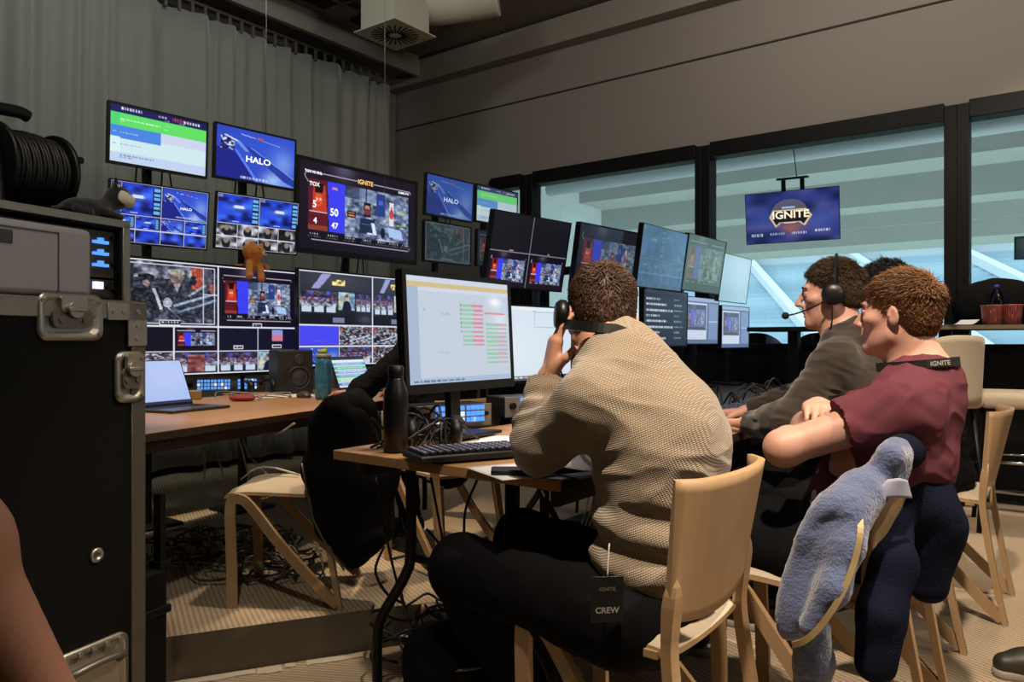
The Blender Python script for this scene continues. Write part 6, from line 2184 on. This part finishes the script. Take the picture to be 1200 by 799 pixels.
# ================================================================== jackets over chairs
M_flc = mat('fleece_blue', '#566285', .95, bump=1.0, bscale=170, sheen=.5, spec=.05)
M_flcd = mat('fleece_navy_shaded', '#141828', .95, bump=.6, bscale=200, spec=.05)  # navy cloth, darkened further to paint in the shadow on that side
def wp(u, v, Y): return np.array(at(u, v, Y))
fj = thing('fleece_jacket', 'blue fleece jacket with pale zip draped over the chair of the man in maroon', 'jacket', (.93, 1.76, 0))
S = Sdf((.45, 1.35, .0), (1.35, 2.25, .95), .0045)
RY = np.array(Matrix.Rotation(.42, 3, 'Y'))
S.ell(wp(955, 672, 1.65), (.064, .05, .158), RY, .03)
S.chain([wp(1040, 553, 1.72), wp(1008, 578, 1.66), wp(985, 605, 1.63), wp(960, 632, 1.62)], [.04, .042, .045, .035], .05)
S.chain([wp(1000, 596, 1.61), wp(994, 640, 1.585), wp(975, 690, 1.57), wp(948, 735, 1.58)], [.026, .03, .032, .02], .03)
S.ell(wp(943, 672, 1.585), (.02, .04, .085), RY, .025, '-')
S.ell(wp(960, 625, 1.58), (.012, .03, .05), np.array(Matrix.Rotation(.9, 3, 'Y')), .03, '-')
S.chain([wp(955, 735, 1.70), wp(953, 775, 1.72), wp(945, 830, 1.73), wp(945, 870, 1.73)], [.034, .04, .038, .034], .03)
# over the top of the chair back
S.chain([(.84, 1.665, .795), (.93, 1.79, .80)], [.034, .034], .04)
a = sdf_obj('body', S, M_flc, fj, lambda V: noise3(V, 24, 3, 2) * .004 + noise3(V, 260, 6, 1) * .0008)
S = Sdf((.6, 1.35, .0), (1.45, 2.25, .95), .005)
S.chain([(.90, 1.745, .795), (1.0, 1.885, .795), (1.12, 2.05, .79)], [.042, .046, .044], .03)
S.chain([wp(1060, 560, 1.82), wp(1078, 600, 1.84), wp(1084, 655, 1.86)], [.05, .06, .035], .05)
S.ell(wp(1076, 612, 1.88), (.055, .07, .1), None, .04)
S.chain([wp(1054, 600, 1.80), wp(1046, 660, 1.70), wp(1034, 720, 1.66), wp(1027, 778, 1.66)], [.03, .046, .047, .04], .03)
S.chain([(1.02, 1.86, .75), (1.04, 1.85, .6), (1.03, 1.85, .45)], [.05, .06, .05], .04)
sdf_obj('back_panel', S, M_flcd, fj, lambda V: noise3(V, 26, 13, 2) * .008)
zp = [wp(1006, 590, 1.60), wp(1008, 625, 1.56), wp(1000, 662, 1.545), wp(984, 700, 1.535), wp(962, 733, 1.54), wp(944, 750, 1.55), wp(930, 755, 1.57)]
MB().tube([p - fj.location for p in bez(zp, 40)], 1., flat=(.012, .009)).build('zip', mat('zip_tan', '#94825a', .5, .3), fj)
qa, qb, qc, qd = (wp(*q) for q in ((1016, 586, 1.625), (1040, 562, 1.63), (1062, 563, 1.65), (1068, 584, 1.65)))
MB().slab(lambda u, v: (qa * (1 - u) + qd * u) * (1 - v) + (qb * (1 - u) + qc * u) * v + V3(0, -.012, .006) * math.sin(PI * u) - fj.location, 10, 6, .006).build('collar_lining', mat('lining_pale', '#8f93a8', .85), fj)
mb = MB().tube(bez([Vector(wp(1090, 632, 1.86)) - fj.location, Vector(wp(1089, 665, 1.86)) - fj.location, Vector(wp(1089, 697, 1.86)) - fj.location], 8), .003, 6)
q = Vector(wp(1089, 700, 1.86)) - fj.location
mb.cyl(q + Vector((0, 0, .008)), q - Vector((0, 0, .012)), .006, n=10)
mb.build('drawcord', M_dish, fj)

bj = thing('black_jacket', 'long black jacket draped over the back of the chair in the aisle', 'jacket', (-.69, 3.1, 0))
S = Sdf((-1.05, 2.7, .1), (-.3, 3.5, 1.0), .006)
S.cap((-.69, 2.91, .785), (-.69, 3.34, .785), .05, .05, .03)
S.box((-.70, 3.12, .64), (.055, .23, .15), rd=.04, k=.03)
S.chain([(-.74, 2.95, .72), (-.745, 2.97, .55), (-.70, 2.98, .32), (-.62, 2.98, .2)], [.05, .07, .075, .05], .05)
S.chain([(-.61, 2.93, .74), (-.58, 2.93, .5), (-.57, 2.95, .28)], [.05, .07, .08], .06)
S.chain([(-.64, 3.27, .74), (-.60, 3.29, .45), (-.60, 3.26, .25)], [.06, .09, .09], .06)
sdf_obj('body', S, M_blkfab, bj, lambda V: noise3(V * np.array([1, 1, .5]), 30, 3, 2) * .01)
mb = MB().tube(bez([Vector((-.81, 2.89, .58)) - bj.location, Vector((-.76, 2.895, .35)) - bj.location, Vector((-.65, 2.91, .16)) - bj.location], 14), .004, 6)
mb.build('piping', M_dish, bj)
